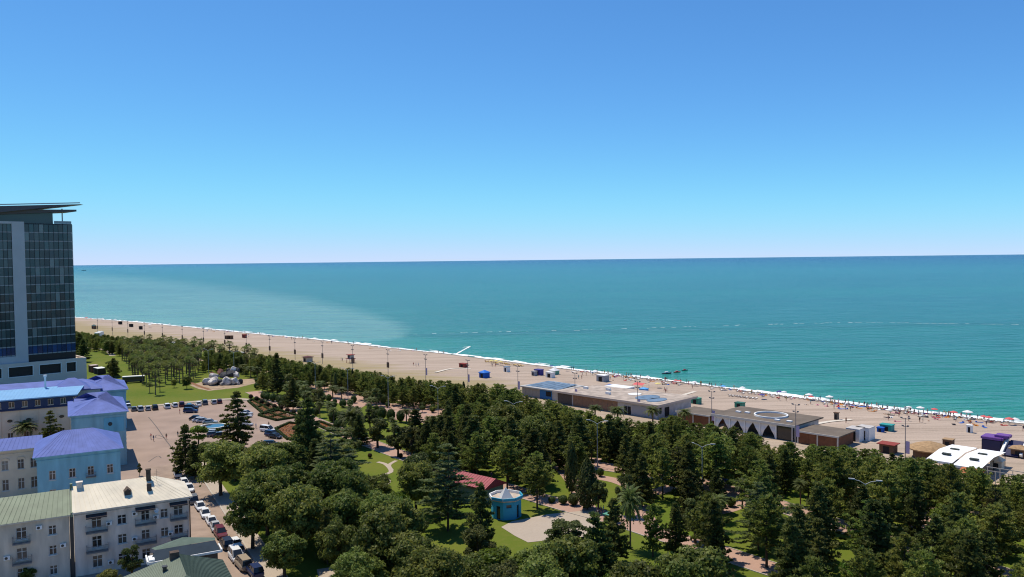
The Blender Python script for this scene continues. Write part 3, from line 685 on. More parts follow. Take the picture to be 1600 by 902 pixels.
# --- apartment house with the pale sheet-metal roof
WALL_G = mat('grey_render', (0.68, 0.575, 0.485), 0.9, 0.15, 0.26, 0.9, stretch=(0, (1, 1, .22)))
WALL_G2 = mat('dim_render', (0.56, 0.48, 0.385), 0.9, 0.15, 0.28, 0.9, stretch=(0, (1, 1, .22)))
CREAM = mat('cream_sheet_roof', (0.72, 0.62, 0.46), 0.6, 0.4, 0.18, 0.35)
GREENR = mat('green_sheet_roof', (0.17, 0.21, 0.13), 0.6, 0.35, 0.22, 0.5)
DARKM = mat('dark_iron', (0.035, 0.033, 0.033), 0.5, 0.5)
BALC = mat('balcony_concrete', (0.24, 0.22, 0.20), 0.9, 0.1, 0.2, 1.0)
AWN = mat('dark_awning', (0.06, 0.05, 0.05), 0.9, 0.1)
SOOT = mat('chimney_brick', (0.10, 0.075, 0.06), 0.95, 0.1, 0.3, 2.0)
def balcony(parent, x, z, w, d=1.15, rail_h=0.95):
    b = MB(); b.box(x - w / 2, x + w / 2, -d, -0.004, z - .18, z); o = b.build('balcony', BALC, parent)
    r = MB(); 
    for xx in np.arange(x - w / 2 + .04, x + w / 2, .16): r.tube((xx, -d + .05, z), (xx, -d + .05, z + rail_h), .016, n=4, caps=False)
    for yy in np.arange(-d + .2, -.05, .16):
        for xx in (x - w / 2 + .04, x + w / 2 - .04): r.tube((xx, yy, z), (xx, yy, z + rail_h), .016, n=4, caps=False)
    r.box(x - w / 2, x + w / 2, -d + .02, -d + .08, z + rail_h, z + rail_h + .05)
    for s in (-1, 1): r.box(x + s * (w / 2 - .04) - .025, x + s * (w / 2 - .04) + .025, -d + .08, -.01, z + rail_h, z + rail_h + .05)
    tag(r.build('railing', BALC, o), kind='stuff'); return o
def awning(parent, x, z, w):
    a = MB(); a.poly([(x - w / 2, -.01, z + .45), (x + w / 2, -.01, z + .45), (x + w / 2, -1.15, z), (x - w / 2, -1.15, z)]); a.poly([(x - w / 2, -1.15, z), (x + w / 2, -1.15, z), (x + w / 2, -.01, z + .40), (x - w / 2, -.01, z + .40)])
    a.box(x - w / 2, x + w / 2, -1.19, -1.152, z - .14, z + .03); return a.build('awning', AWN, parent)
ap = bld('apartment_house', 'grey three-storey apartment house with a pale cream sheet-metal roof and awnings', 0.0, 145.3)
Wd, Dp, Ez = 17.2, 9.6, 10.5
rows = (7.35, 4.15, 0.95)
wins = [(6.1, 1.25, 1.75), (8.9, 1.35, 1.8), (12.1, 1.35, 1.6), (3.0, 1.6, 2.0), (15.0, 1.7, 1.7)]
holes = []; spec = []
for r, z in enumerate(rows):
    for x, w, h in ((3.2, 1.45, 1.95), (6.9, 1.35, 1.6), (10.4, 1.3, 1.7), (13.3, 1.2, 1.55), (15.5, 1.45, 1.65)):
        holes.append((x - w / 2, x + w / 2, z, z + h)); spec.append((x, z, w, h))
w_ = MB(); facade(w_, 0.003, Wd, 0, Ez, holes, 0, .28, 0)
w_.poly([(Wd, 0, 0), (Wd, Dp, 0), (Wd, Dp, Ez), (Wd, 0, Ez)]); w_.poly([(Wd, Dp, 0), (0, Dp, 0), (0, Dp, Ez), (Wd, Dp, Ez)])
w_.build('wall', WALL_G, ap)
for x, z, w, h in spec: window(ap, x, z, w, h)
cor = MB(); cor.box(0.003, Wd + .15, -.18, -.003, Ez - .75, Ez - .55); cor.build('cornice', WALL_G, ap)
rf = MB(); P_, Q_ = hip_roof(rf, 0.35, Wd, 0, Dp, Ez, 3.0, .55, False, True, 0, 1, inset=5.4)
roof = rf.build('roof', [CREAM, WALL_G], ap)
seams(roof, (0, -.55, Ez), (Wd + .55, -.55, Ez), P_, Q_, 24, CREAM)
d_ = MB(); d_.prism([(7.5, 1.5), (8.4, 1.5), (8.4, 3.2), (7.5, 3.2)], Ez + 1.0, Ez + 1.75, 0); d_.poly([(7.35, 1.35, Ez + 1.75), (8.55, 1.35, Ez + 1.75), (7.95, 1.35, Ez + 2.25)], 0); d_.poly([(7.35, 1.35, Ez + 1.76), (7.95, 1.35, Ez + 2.26), (7.95, 4.2, Ez + 2.26), (7.35, 4.2, Ez + 1.76)], 1); d_.poly([(8.55, 1.35, Ez + 1.76), (8.55, 4.2, Ez + 1.76), (7.95, 4.2, Ez + 2.26), (7.95, 1.35, Ez + 2.26)], 1)
d_.build('dormer', [SOOT, SOOT], roof)
c_ = MB(); c_.box(10.9, 11.6, 1.7, 2.3, Ez + 1.0, Ez + 2.5); c_.build('chimney', SOOT, roof)
c_ = MB(); c_.box(11.0, 11.7, 3.8, 4.5, Ez + 2.3, Ez + 4.3); c_.box(10.92, 11.78, 3.72, 4.58, Ez + 4.3, Ez + 4.48); c_.build('chimney', SOOT, roof)
c_ = MB(); c_.box(.55, 1.35, 4.2, 5.0, Ez + 2.3, Ez + 3.5); c_.box(.45, 1.45, 4.1, 5.1, Ez + 3.5, Ez + 3.7, 0); c_.build('chimney', WALL_G, roof)
fw = MB(); fw.box(11.2, 11.45, -.4, 3.6, Ez + .35, Ez + .5, 0, Matrix.Rotation(math.atan2(3.0, 5.35), 3, 'X')); 
an = MB(); an.tube((12.6, 3.5, Ez + 2.0), (12.6, 3.5, Ez + 4.4), .025, n=4); [an.tube((12.6 - .6 + .15 * k, 3.5, Ez + 3.5 + .25 * (k % 3)), (12.6 + .6 - .15 * k, 3.5, Ez + 3.5 + .25 * (k % 3)), .015, n=3) for k in range(3)]; an.build('aerial', DARKM, roof)
for x, z, w in ((3.2, 7.0, 3.2), (10.4, 7.0, 3.2), (15.5, 7.0, 2.7), (3.2, 3.8, 3.2), (10.4, 3.8, 3.2), (15.5, 3.8, 2.7)): balcony(ap, x, z, w)
for x, z, w in ((3.2, 9.45, 3.0), (10.4, 9.45, 3.0), (15.5, 9.45, 2.8)): awning(ap, x, z, w)
dp = MB(); dp.tube((Wd + .1, -.1, 0), (Wd + .1, -.1, Ez - .2), .09, n=6); dp.build('drainpipe', DARKM, ap)
def cooler(parent, x, z, y=0.0):
    a = MB(); a.box(x - .42, x + .42, y - .36, y - .04, z, z + .58); o = a.build('air_conditioner', WHITE, parent); f = MB(); f.tube((x - .08, y - .375, z + .29), (x - .08, y - .361, z + .29), .22, n=12); f.build('fan_grille', DARKM, o)
for x, z in ((5.0, 7.6), (8.7, 4.4), (12.0, 7.5), (14.2, 4.3), (5.1, 1.2), (8.8, 8.6)): cooler(ap, x, z)
dh = MB(); dh.lathe([(.02, 0), (.25, .04), (.42, .14)], 12); d2 = dh.build('satellite_dish', WHITE, ap); d2.location = (12.0, -.35, 8.9); d2.rotation_euler = (1.2, 0, .5)
# --- its neighbour with the dull green roof
gp = bld('apartment_house', 'grey apartment house under a dull green roof, adjoining the cream-roofed one', -30.0, 145.3)
holes = []; spec = []
for z in rows:
    for x, w, h in ((3.5, 1.4, 1.7), (8.5, 1.4, 1.7), (13, 1.4, 1.7), (19.0, 1.3, 1.6), (22.8, 1.45, 1.9), (27.0, 1.1, 1.5)):
        holes.append((x - w / 2, x + w / 2, z, z + h)); spec.append((x, z, w, h))
w_ = MB(); facade(w_, 0, 29.3, 0, Ez - .25, holes, .06, .28, 0); w_.poly([(0, Dp, 0), (0, .06, 0), (0, .06, Ez - .25), (0, Dp, Ez - .25)]); w_.poly([(29.3, Dp, 0), (0, Dp, 0), (0, Dp, Ez - .25), (29.3, Dp, Ez - .25)])
w_.build('wall', WALL_G2, gp)
for x, z, w, h in spec: window(gp, x, z, w, h, .06)
rf = MB(); P_, Q_ = hip_roof(rf, 0, 29.0, 0.1, Dp, Ez - .25, 2.9, .5, True, False, 0, 1, 5); roof = rf.build('roof', [GREENR, WALL_G2], gp)
seams(roof, (-.5, -.4, Ez - .25), (29.5, -.4, Ez - .25), P_, Q_, 40, GREENR)
pa = MB(); pa.poly([(29.55, -.5, Ez - .3), (29.95, -.5, Ez - .3), (29.95, 4.85, Ez + 2.95), (29.55, 4.85, Ez + 2.95)]); pa.box(29.55, 29.95, -.5, .3, Ez - .6, Ez + .1); pa.box(29.56, 29.94, 4.4, 5.1, Ez + 2.2, Ez + 3.5); pa.build('party_wall', GREENR, gp)
dp = MB(); dp.box(29.4, 29.95, -.12, .02, 0, Ez - .3); dp.build('drainpipe', DARKM, gp)
for x, z, w in ((22.8, 7.0, 2.4), (22.8, 3.8, 2.6), (13, 7.0, 2.4)): balcony(gp, x, z, w, .9)
for x, z in ((25.2, 8.6), (20.8, 4.6), (28.4, 5.2)): cooler(gp, x, z, .06)

# --- small houses with green sheet roofs in the foreground
GR1 = mat('moss_green_roof', (0.060, 0.088, 0.068), 0.7, 0.2, 0.12, 0.6)
GR2 = mat('grey_green_roof', (0.19, 0.22, 0.16), 0.7, 0.2, 0.10, 0.6)
NAVY = mat('navy_roof_sheet', (0.028, 0.042, 0.058), 0.8, 0.1, 0.15, 0.8)
kh = bld('annexe_house', 'small annexe with a navy and green metal roof edged in white fascia', 9.8, 126.2)
w_ = MB(); w_.box(0, 9.0, 0, 4.6, 0, 6.6); w_.build('wall', mat('dark_plaster', (0.11, 0.095, 0.085), .9, .1, .2, .8), kh)
r_ = MB(); r_.poly([(-.5, -.5, 6.9), (9.3, -.5, 6.9), (9.0, 2.2, 7.7), (.6, 2.2, 7.7)], 0); r_.build('lower_roof', NAVY, kh)
r_ = MB(); r_.poly([(.6, 2.2, 7.72), (9.0, 2.2, 7.72), (4.6, 4.0, 8.4)], 0); r_.poly([(.3, 5.0, 7.2), (.6, 2.2, 7.72), (4.6, 4.0, 8.4)], 0); r_.poly([(9.0, 2.2, 7.72), (9.4, 5.0, 7.2), (4.6, 4.0, 8.4)], 0); r_.poly([(9.4, 5.0, 7.2), (.3, 5.0, 7.2), (4.6, 4.0, 8.4)], 0); r_.build('upper_roof', mat('sage_roof', (0.095, 0.135, 0.105), .7, .2, .2, .8), kh)
f_ = MB(); f_.box(-.65, 9.4, -.68, -.52, 6.65, 6.98); f_.box(-.75, -.52, -.52, 2.6, 6.6, 7.1); f_.box(9.4, 9.62, -.52, 2.4, 6.6, 7.05); f_.build('fascia', WHITE, kh)
p_ = MB(); p_.box(-.45, .3, -.45, 1.6, 7.0, 7.25); p_.build('parapet', WHITE, kh)
p_ = MB(); p_.tube((-.35, -.4, 0), (-.35, -.4, 6.6), .1); p_.build('drainpipe', WHITE, kh)
gh = bld('green_roofed_house', 'house with a moss green hipped metal roof at the bottom of the street', 6.2, 108.0)
w_ = MB(); w_.box(0, 12.2, 0, 15.2, 0, 6.2); w_.build('wall', mat('dark_plaster', (0.11, 0.095, 0.085)), gh)
r_ = MB(); A, B, Cc, D, P1, P2 = (-.7, -.7, 6.2), (12.9, -.7, 6.2), (12.9, 15.6, 6.2), (-.7, 15.6, 6.2), (6.6, 4.6, 8.9), (6.6, 13.6, 8.9)
r_.poly([B, Cc, P2, P1], 0); r_.poly([D, A, P1, P2], 1); r_.poly([A, B, P1], 0); r_.poly([Cc, D, P2], 1); r_.box(-.7, 12.9, -.7, 15.6, 6.0, 6.19, 0); ro = r_.build('roof', [GR1, GR2], gh)
seams(ro, D, A, P2, P1, 26, GR2); seams(ro, B, Cc, P1, P2, 22, GR1)
c_ = MB(); c_.box(5.4, 6.6, 12.2, 13.2, 8.3, 9.6); c_.build('chimney', SOOT, ro)
c_ = MB(); c_.box(4.2, 4.7, 9.6, 10.1, 7.6, 8.7); c_.box(4.1, 4.8, 9.5, 10.2, 8.7, 8.8); c_.build('vent', DARKM, ro)

# --- palace: blue and cream blocks with lavender-blue roofs
BLUEW = mat('blue_render', (0.215, 0.455, 0.555), 0.85, 0.2, 0.20, 0.8, stretch=(0, (1, 1, .2)))
PALEB = mat('pale_blue_render', (0.34, 0.48, 0.52), 0.85, 0.2, 0.20, 0.8, stretch=(0, (1, 1, .2)))
STONE = mat('warm_stone_render', (0.74, 0.60, 0.44), 0.9, 0.15, 0.12, 0.4)
LAV = mat('lavender_blue_roof', (0.105, 0.145, 0.39), 0.7, 0.2, 0.18, 0.5)
SKYR = mat('light_blue_roof', (0.19, 0.40, 0.64), 0.40, 0.45, 0.08, 0.3)
FRZ = mat('dark_blue_frieze', (0.012, 0.035, 0.10), 0.5, 0.4)
pal = bld('palace', 'blue and cream palace with lavender-blue hipped roofs beside the square', 0, 189)
def block(x0, x1, y0, y1, H, holes, mw, roof_h, mroof=LAV, ov=.7, hips=(True, True), inset=None, kindw='cross', left=None, sill=None):
    w = MB(); facade(w, x0, x1, 0, H, holes, y0, .28, 0)
    w.poly([(x1, y0, 0), (x1, y1, 0), (x1, y1, H), (x1, y0, H)], 0); w.poly([(x0, y1, 0), (x0, y0, 0), (x0, y0, H), (x0, y1, H)], 1); w.poly([(x1, y1, 0), (x0, y1, 0), (x0, y1, H), (x1, y1, H)], 0)
    w.build('wall', [mw, left or mw], pal)
    for a, b, c, d in holes: window(pal, (a + b) / 2, c, b - a, d - c, y0, kind=kindw)
    c_ = MB(); c_.box(x0 - .12, x1 + .12, y0 - .14, y0 - .004, H - 1.15, H - .85); c_.box(x0 - .3, x1 + .3, y0 - .34, y0 - .004, H - .5, H - .23); c_.build('cornice', mw, pal)
    r = MB(); P, Q = hip_roof(r, x0, x1, y0, y1, H, roof_h, ov, hips[0], hips[1], 0, 1, inset); o = r.build('roof', [mroof, mw], pal)
    seams(o, (x0 - ov, y0 - ov, H), (x1 + ov, y0 - ov, H), P, Q, int((x1 - x0) / .8), mroof); return o
def vent(o, x, y, z):
    v = MB(); v.poly([(x - 1.4, y - 1.0, z), (x + 1.6, y - .2, z + .55), (x - 1.3, y + .4, z + .75)], 0); v.poly([(x - 1.4, y - 1.0, z), (x - 1.3, y + .4, z + .75), (x - 1.5, y + .4, z - .1)], 1); v.build('dormer', [LAV, DARKM], o)
h3 = []
for x in (-3.6, 0.0, 3.4, 7.0):
    for z, h in ((5.9, 1.9), (2.0, 1.9)): h3.append((x - .6, x + .6, z, z + h))
r3 = block(-6.3, 9.0, 0, 16.5, 11.0, h3, BLUEW, 3.4, inset=5.5)
vent(r3, 0.2, 6.2, 13.0)
for x, z in ((3.4, 5.7), (3.4, 1.8)): balcony(pal, x, z, 1.9, .7, .8)
for b in pal.children[-2:]: b.location.y = 0
hf = []
for x in (-28.5, -25.3, -22.1, -18.9, -15.7, -12.6, -9.7, -7.3):
    for z, h in ((6.0, 2.1), (1.6, 2.4)): hf.append((x - .62, x + .62, z, z + h))
block(-31, -6.3, 13.6, 21.0, 10.4, hf, STONE, 1.9, hips=(True, False), inset=3.5)
arch = {}
for x in (-28.5, -25.3, -22.1, -18.9, -15.7, -12.6, -9.7, -7.3):
    a_ = MB(); pts = [(x + .8 * math.cos(t), 13.5, 8.1 + .55 * math.sin(t)) for t in np.linspace(0, math.pi, 9)]
    for p, q in zip(pts, pts[1:]): a_.tube(p, q, .09, n=4)
    a_.build('window_arch', STONE, pal)
h2 = [(2.5, 3.7, 8.2, 10.2), (9.0, 10.2, 4.4, 6.4), (9.0, 10.2, .8, 3.0)]
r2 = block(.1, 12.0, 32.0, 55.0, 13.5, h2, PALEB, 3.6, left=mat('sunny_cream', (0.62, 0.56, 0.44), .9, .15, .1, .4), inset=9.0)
vent(r2, 2.2, 41.5, 15.4)
pn = MB(); pn.box(7.1, 11.6, 31.86, 31.985, 8.6, 12.1); pn.build('wall_panel', BLUEW, pal)
em = MB(); em.lathe([(.5, 0), (.42, .08), (.2, .1), (.02, .12)], 10); e_ = em.build('emblem', DARKM, pal); e_.rotation_euler = (math.pi / 2, 0, 0); e_.location = (8.5, 31.85, 10.6)
for x in (.4, 11.7):
    q = MB(); [q.box(x - .35, x + .35, 31.9, 31.992, 1.0 * k + .1, 1.0 * k + .75) for k in range(12)]; tag(q.build('quoins', PALEB, pal), kind='stuff')
# long back wing with oval windows and a blue frieze
hw = []
wx = [-41, -36.6, -32.2, -27.8, -23.4, -19.0, -14.6, -10.2, -5.8, -2.2]
for x in wx: hw.append((x - .65, x + .65, 1.6, 4.0))
w = MB(); facade(w, -44, 1.9, 0, 10.4, hw, 70.0, .3, 0); w.poly([(-44, 86, 0), (-44, 70, 0), (-44, 70, 13), (-44, 86, 13)]); w.build('wall', STONE, pal)
for a, b, c, d in hw: window(pal, (a + b) / 2, c, b - a, d - c, 70.0, kind='pair')
fz = MB(); facade(fz, -44, 1.9, 10.4, 13.2, [(x - .65, x + .65, 10.9, 12.5) for x in np.arange(-42, 1.5, 3.1)], 69.9, .25, 0); fz.box(-44, 1.9, 69.55, 69.89, 10.1, 10.4, 0); fz.build('frieze', FRZ, pal)
for x in np.arange(-42, 1.5, 3.1):
    wd = window(pal, x, 10.9, 1.3, 1.6, 69.9, .2, 'pair', STONE)
for x in wx:
    ov_ = MB(); n = 16; pts = [(x + .75 * math.cos(2 * math.pi * k / n), 69.93, 7.3 + .5 * math.sin(2 * math.pi * k / n)) for k in range(n + 1)]
    for p, q in zip(pts, pts[1:]): ov_.tube(p, q, .1, n=4, caps=False)
    o = ov_.build('oval_window', STONE, pal); gl = MB(); gl.poly([(p[0], 69.95, p[2]) for p in pts[:-1]]); gl.build('pane', GLASS, o)
    pl = MB(); pl.box(x + 2.0, x + 2.35, 69.8, 69.985, 0, 10.1); pl.build('pilaster', STONE, pal)
rf = MB(); rf.poly([(-44.6, 69.1, 13.3), (1.9, 69.1, 13.3), (4.0, 80.0, 14.6), (-44.6, 80.0, 14.6)]); rf.box(-44.6, 1.9, 69.1, 69.3, 13.0, 13.28); o = rf.build('roof', SKYR, pal); seams(o, (-44.6, 69.1, 13.3), (1.9, 69.1, 13.3), (-44.6, 80, 14.6), (4.0, 80, 14.6), 52, SKYR)
rf = MB(); hip_roof(rf, -44, 8.0, 80.5, 97, 13.0, 2.2, .6, True, True, 0, 0, 5); o = rf.build('roof', [LAV], pal)
w = MB(); w.box(-44, 8.0, 80.5, 97, 0, 12.7); w.build('wall', PALEB, pal)
rf = MB(); hip_roof(rf, -4, 5.0, 77.5, 87, 13.6, 2.9, .4, True, True, 0, 0, 4); o = rf.build('roof', [LAV], pal)
sp_ = MB(); sp_.box(-6.4, -5.9, 79.2, 79.7, 14, 17.6); sp_.box(-6.55, -5.75, 79.05, 79.85, 17.6, 18.2); sp_.build('chimney', WHITE, pal)
r1 = block(3.0, 15.0, 82.0, 102.0, 12.0, [(12.6, 13.8, 7.6, 9.6), (12.6, 13.8, 3.6, 5.6)], BLUEW, 3.4, inset=8.5)
vent(r1, 5.0, 88.0, 14.0)

# --- hotel tower on its podium, turned a little from the town grid
HA = math.radians(45); horg = Vector((-174.1, 327.0, 0))
hot = thing('hotel_tower', 'tall dark glass hotel tower with a swept roof canopy on a pale podium', 'building', horg, HA)
HG = make_glass('hotel_glass', [(0, (.030, .062, .068)), (.25, (.055, .100, .105)), (.45, (.024, .050, .058)), (.60, (.075, .125, .130)), (.72, (.045, .080, .084)), (.85, (.030, .066, .080)), (.95, (.17, .22, .22))], .12); HGB = mat('blue_hotel_glass', (0.012, 0.06, 0.16), 0.12, 0.5, obj_rand=0.4)
HM = mat('hotel_mullion', (0.30, 0.31, 0.31), 0.5, 0.4); HP = mat('hotel_pier', (0.50, 0.50, 0.51), 0.7, 0.3, 0.06, 0.2); HD = mat('hotel_dark', (0.012, 0.013, 0.017), 0.4, 0.4); HC = mat('hotel_canopy', (0.10, 0.092, 0.10), 0.5, 0.4); POD = mat('podium_stone', (0.64, 0.56, 0.49), 0.8, 0.2, 0.06, 0.2)
HEDGE = mat('canopy_edge', (0.42, 0.44, 0.45), 0.4, 0.5)
# podium with openings
ph = [(-7.4, -3.9, 7.0, 10.7), (-17.0, -9.4, 7.0, 10.7), (-27.6, -19.4, 7.0, 10.7), (-38, -30, 7.0, 10.7)]
pm = MB(); facade(pm, -64, 0, 0, 12.2, ph, 0, .9, 0); pm.poly([(0, 0, 0), (0, 42, 0), (0, 42, 12.2), (0, 0, 12.2)]); pm.poly([(-64, .6, 11.4), (0, .6, 11.4), (0, 42, 11.4), (-64, 42, 11.4)]); pm.poly([(0, 0, 12.2), (0, 42, 12.2), (-.6, 42, 12.2), (-.6, .6, 12.2), (-64, .6, 12.2), (-64, 0, 12.2)])
pm.poly([(-.6, .6, 12.2), (-.6, 42, 12.2), (-.6, 42, 11.4), (-.6, .6, 11.4)]); pm.poly([(0, 42, 0), (-64, 42, 0), (-64, 42, 12.2), (0, 42, 12.2)]); pod = pm.build('podium', POD, hot)
for a, b, c, d in ph:
    g = MB(); g.box(a, b, .85, .9, c, d); g.build('window', HD, pod); f = MB(); t = .25
    f.box(a - t, b + t, -.1, -.003, d, d + t); f.box(a - t, b + t, -.1, -.003, c - t, c); f.box(a - t, a, -.1, -.003, c, d); f.box(b, b + t, -.1, -.003, c, d); f.build('frame', WHITE, pod)
TX1, TY, FZ, FH, NF = -3.2, 2.0, 14.8, 3.42, 15
core = MB(); core.box(-62, TX1 - .25, TY + .25, TY + 20, 11.4, FZ + NF * FH); core.build('core', HD, hot)
bs = MB(); bs.box(-62, TX1 - .1, TY + .05, TY + .24, 11.4, FZ - .1); bs.build('plinth', HD, hot)
cols_r = np.linspace(-20.4, TX1, 11); cols_l = np.linspace(-30.6, -24.7, 5); cols_ll = np.linspace(-46, -35, 8)
gm = {}
def gpanel(x0, x1, f, side=False):
    w = x1 - x0; blue = (f == 0) or (f in (0,) ); key = (round(w, 2), blue, side)
    if key not in gm:
        g = MB(); 
        if side: g.box(0, .06, .05, w - .05, .45, FH - .05)
        else: g.box(.05, w - .05, 0, .06, .45, FH - .05)
        gm[key] = g.mesh('glass_panel', [HGB if blue else HG])
    return gm[key]
for f in range(NF):
    z = FZ + f * FH
    for cs in (cols_r, cols_l):
        for a, b in zip(cs, cs[1:]):
            o = link('glass_panel', gpanel(a, b, f), hot, (a, TY + .06 + (RND.uniform(0, .03)), z)); o.rotation_euler = (RND.uniform(-.012, .012), 0, RND.uniform(-.012, .012))
    s = MB(); s.box(-20.4, TX1, TY, TY + .24, z, z + .42); s.build('spandrel', HM, hot)
    s = MB(); s.box(-30.6, -24.7, TY, TY + .24, z, z + .42); s.build('spandrel', HM, hot)
    for k in range(5):
        y0 = TY + .5 + k * 3.9; o = link('glass_panel', gpanel(y0, y0 + 3.9, f, True), hot, (TX1 - .16, y0, z))
    s = MB(); s.box(TX1 - .24, TX1, TY + .245, TY + 20, z, z + .42); s.build('spandrel', HM, hot)
ml = MB()
for cs in (cols_r, cols_l):
    for a in cs: ml.box(a - .05, a + .05, TY - .08, TY - .004, FZ, FZ + NF * FH)
tag(ml.build('mullions', HD, hot), kind='stuff')
pr = MB(); pr.box(-24.7, -20.4, TY - .5, TY + .3, 11.4, FZ + NF * FH + .9); pr.build('pier', HP, hot)
pr = MB(); pr.box(-46, -30.6, TY - .5, TY + .3, 11.4, FZ + NF * FH + .9); pr.build('pier', HP, hot)
pr = MB(); pr.box(-30.6, -24.7, TY - .45, TY + .24, 11.4, FZ - .05); pr.build('lintel', HP, hot); pr = MB(); pr.box(-30.6, -24.7, TY - .45, TY + .24, FZ + NF * FH, FZ + NF * FH + .9); pr.build('lintel', HP, hot)
zt = FZ + NF * FH
tp = MB(); tp.box(-62, TX1 + .05, TY + .26, TY + 20.1, zt, zt + .35); tp.build('roof_slab', HD, hot)
ph_ = MB(); ph_.box(-60, -9.6, TY + 2.0, TY + 17, zt + .35, zt + 5.4); ph_.build('penthouse', HG, hot)
rl = MB(); rl.box(-9.6, TX1 - .1, TY + .5, TY + .56, zt + .4, zt + 1.5); rl.build('railing', mat('rail_glass', (.25, .33, .36), .2, .5), hot)
cl = MB(); cl.tube((-6.0, TY + 2.5, zt + .3), (-6.0, TY + 2.5, zt + 6.6), .22); cl.build('canopy_column', HM, hot)
cn = MB(); cn.prism([(-62, -2.5), (-.6, -2.5), (2.6, 4.0), (-2, 20), (-62, 20)], 0, .6); c1 = [tuple(v) for v in cn.v]
cn.v = [(x, TY + y, zt + 4.4 + (x + 62) / 65 * 4.2 - (.0 if z > .3 else 5.2 * min(1.0, max(0, (-x - 1)) / 26))) for x, y, z in c1]; cn.build('roof_canopy', HC, hot)
ed = MB(); ed.v = []; ed.box(-62, -.8, TY - 2.75, TY - 2.52, 0, .4); ed.v = [(x, y, z + zt + 4.75 + (x + 62) / 65 * 4.2) for x, y, z in ed.v]; ed.build('canopy_edge', HEDGE, hot)
c2 = MB(); c2.prism([(-30, -.5), (-1.4, -.5), (-2.2, 12), (-30, 12)], 0, 1.0); c2.v = [(x, TY + y + .4, zt + (3.4 if z < .5 else 5.4) + (x + 30) / 30 * (2.2 if z < .5 else .9)) for x, y, z in c2.v]; c2.build('lower_canopy', HC, hot)

# ------------------------------------------------------------------ vehicles
CARCOL = {'white': (0.72, 0.72, 0.71), 'silver': (0.42, 0.43, 0.44), 'grey': (0.14, 0.145, 0.15), 'black': (0.018, 0.018, 0.02), 'dark red': (0.13, 0.02, 0.025), 'dark blue': (0.02, 0.035, 0.10), 'teal': (0.05, 0.20, 0.27), 'tan': (0.34, 0.27, 0.19), 'orange': (0.55, 0.20, 0.04)}
CGLASS = mat('car_glass', (0.02, 0.024, 0.028), 0.05, 0.6); TYRE = mat('tyre_rubber', (0.02, 0.02, 0.02), 0.9, 0.2); RIM = mat('wheel_rim', (0.45, 0.45, 0.45), 0.35, 0.5, metal=0.8)
LAMP = mat('lamp_clear', (0.7, 0.7, 0.68), 0.2, 0.6); TAIL = mat('tail_lamp', (0.35, 0.02, 0.02), 0.3, 0.5)
def car_mesh(style):
    """lofted body: cross-sections along X (front at +X): x, half width, sill, shoulder, with the cabin above"""
    L, Wd, H, belt, hood = {'sedan': (4.5, 1.76, 1.44, .92, .78), 'hatch': (4.0, 1.72, 1.50, .95, .82), 'suv': (4.7, 1.88, 1.75, 1.08, 1.0), 'van': (4.9, 1.9, 1.95, 1.15, 1.0)}[style]
    hw = Wd / 2; secs = []
    for f, wf, top in ((-.5, .78, .72), (-.47, .93, .86), (-.36, 1, .96), (-.1, 1, 1.0), (.16, 1, 1.0), (.26, .99, .93), (.42, .94, .86), (.48, .84, .70), (.5, .72, .55)):
        z1 = (hood if f > .2 else belt) * (top if f <= .2 else top / .93)
        secs.append((f * L, hw * wf, .26 if abs(f) > .4 else .20, z1))
    b = MB(); k = 8
    for x, w, z0, z1 in secs:
        b.v += [(x, -w * .86, z0), (x, -w, z0 + .18), (x, -w, z1 * .8), (x, -w * .88, z1), (x, w * .88, z1), (x, w, z1 * .8), (x, w, z0 + .18), (x, w * .86, z0)]
    for i in range(len(secs) - 1):
        for j in range(k): b.f.append((i * k + j, i * k + (j + 1) % k, (i + 1) * k + (j + 1) % k, (i + 1) * k + j)); b.m.append(0)
    b.f.append(tuple(range(k - 1, -1, -1))); b.m.append(0); b.f.append(tuple(range((len(secs) - 1) * k, len(secs) * k))); b.m.append(0)
    cab = {'sedan': (-.40, -.22, .06, .24), 'hatch': (-.48, -.40, .08, .26), 'suv': (-.485, -.42, .08, .24), 'van': (-.49, -.46, .16, .34)}[style]
    r0, r1, r2, r3 = [c * L for c in cab]; bw, tw = hw * .87, hw * .70; z0 = belt * .97; zt = H
    i = len(b.v); b.v += [(r1, -tw, zt), (r2, -tw, zt), (r2, tw, zt), (r1, tw, zt), (r1, -tw * 1.03, zt - .07), (r2, -tw * 1.03, zt - .07), (r2, tw * 1.03, zt - .07), (r1, tw * 1.03, zt - .07)]
    for f in ((0, 1, 2, 3), (0, 4, 5, 1), (1, 5, 6, 2), (2, 6, 7, 3), (3, 7, 4, 0), (7, 6, 5, 4)): b.f.append(tuple(i + q for q in f)); b.m.append(0)
    for s in (-1, 1):                                        # pillars
        for (xa, xb) in ((r0, r1), ((r0 + r3) / 2, (r1 + r2) / 2), (r3, r2)): b.tube((xa, s * bw, z0), (xb, s * tw, zt - .03), .05, n=4, caps=False)
        b.box(r2 + .15, r2 + .33, s * (hw + .02) - .08, s * (hw + .02) + .08, belt - .02, belt + .12)     # mirrors
    g = MB(); tg = tw * .985; q = [(r0, -bw, z0), (r3, -bw, z0), (r3, bw, z0), (r0, bw, z0), (r1, -tg, zt - .04), (r2, -tg, zt - .04), (r2, tg, zt - .04), (r1, tg, zt - .04)]
    g.v = q; g.f = [(0, 1, 5, 4), (1, 2, 6, 5), (2, 3, 7, 6), (3, 0, 4, 7), (4, 5, 6, 7)]; g.m = [0] * 5
    return b, g, L, hw
WHEEL = MB(); [WHEEL.tube((0, -.1, 0), (0, .1, 0), .32, n=12)]; WHEEL = WHEEL.mesh('wheel', [TYRE]); RIMM = MB(); RIMM.tube((0, -.105, 0), (0, .105, 0), .2, n=8); RIMM = RIMM.mesh('rim', [RIM])
CARM = {}
CARS = []
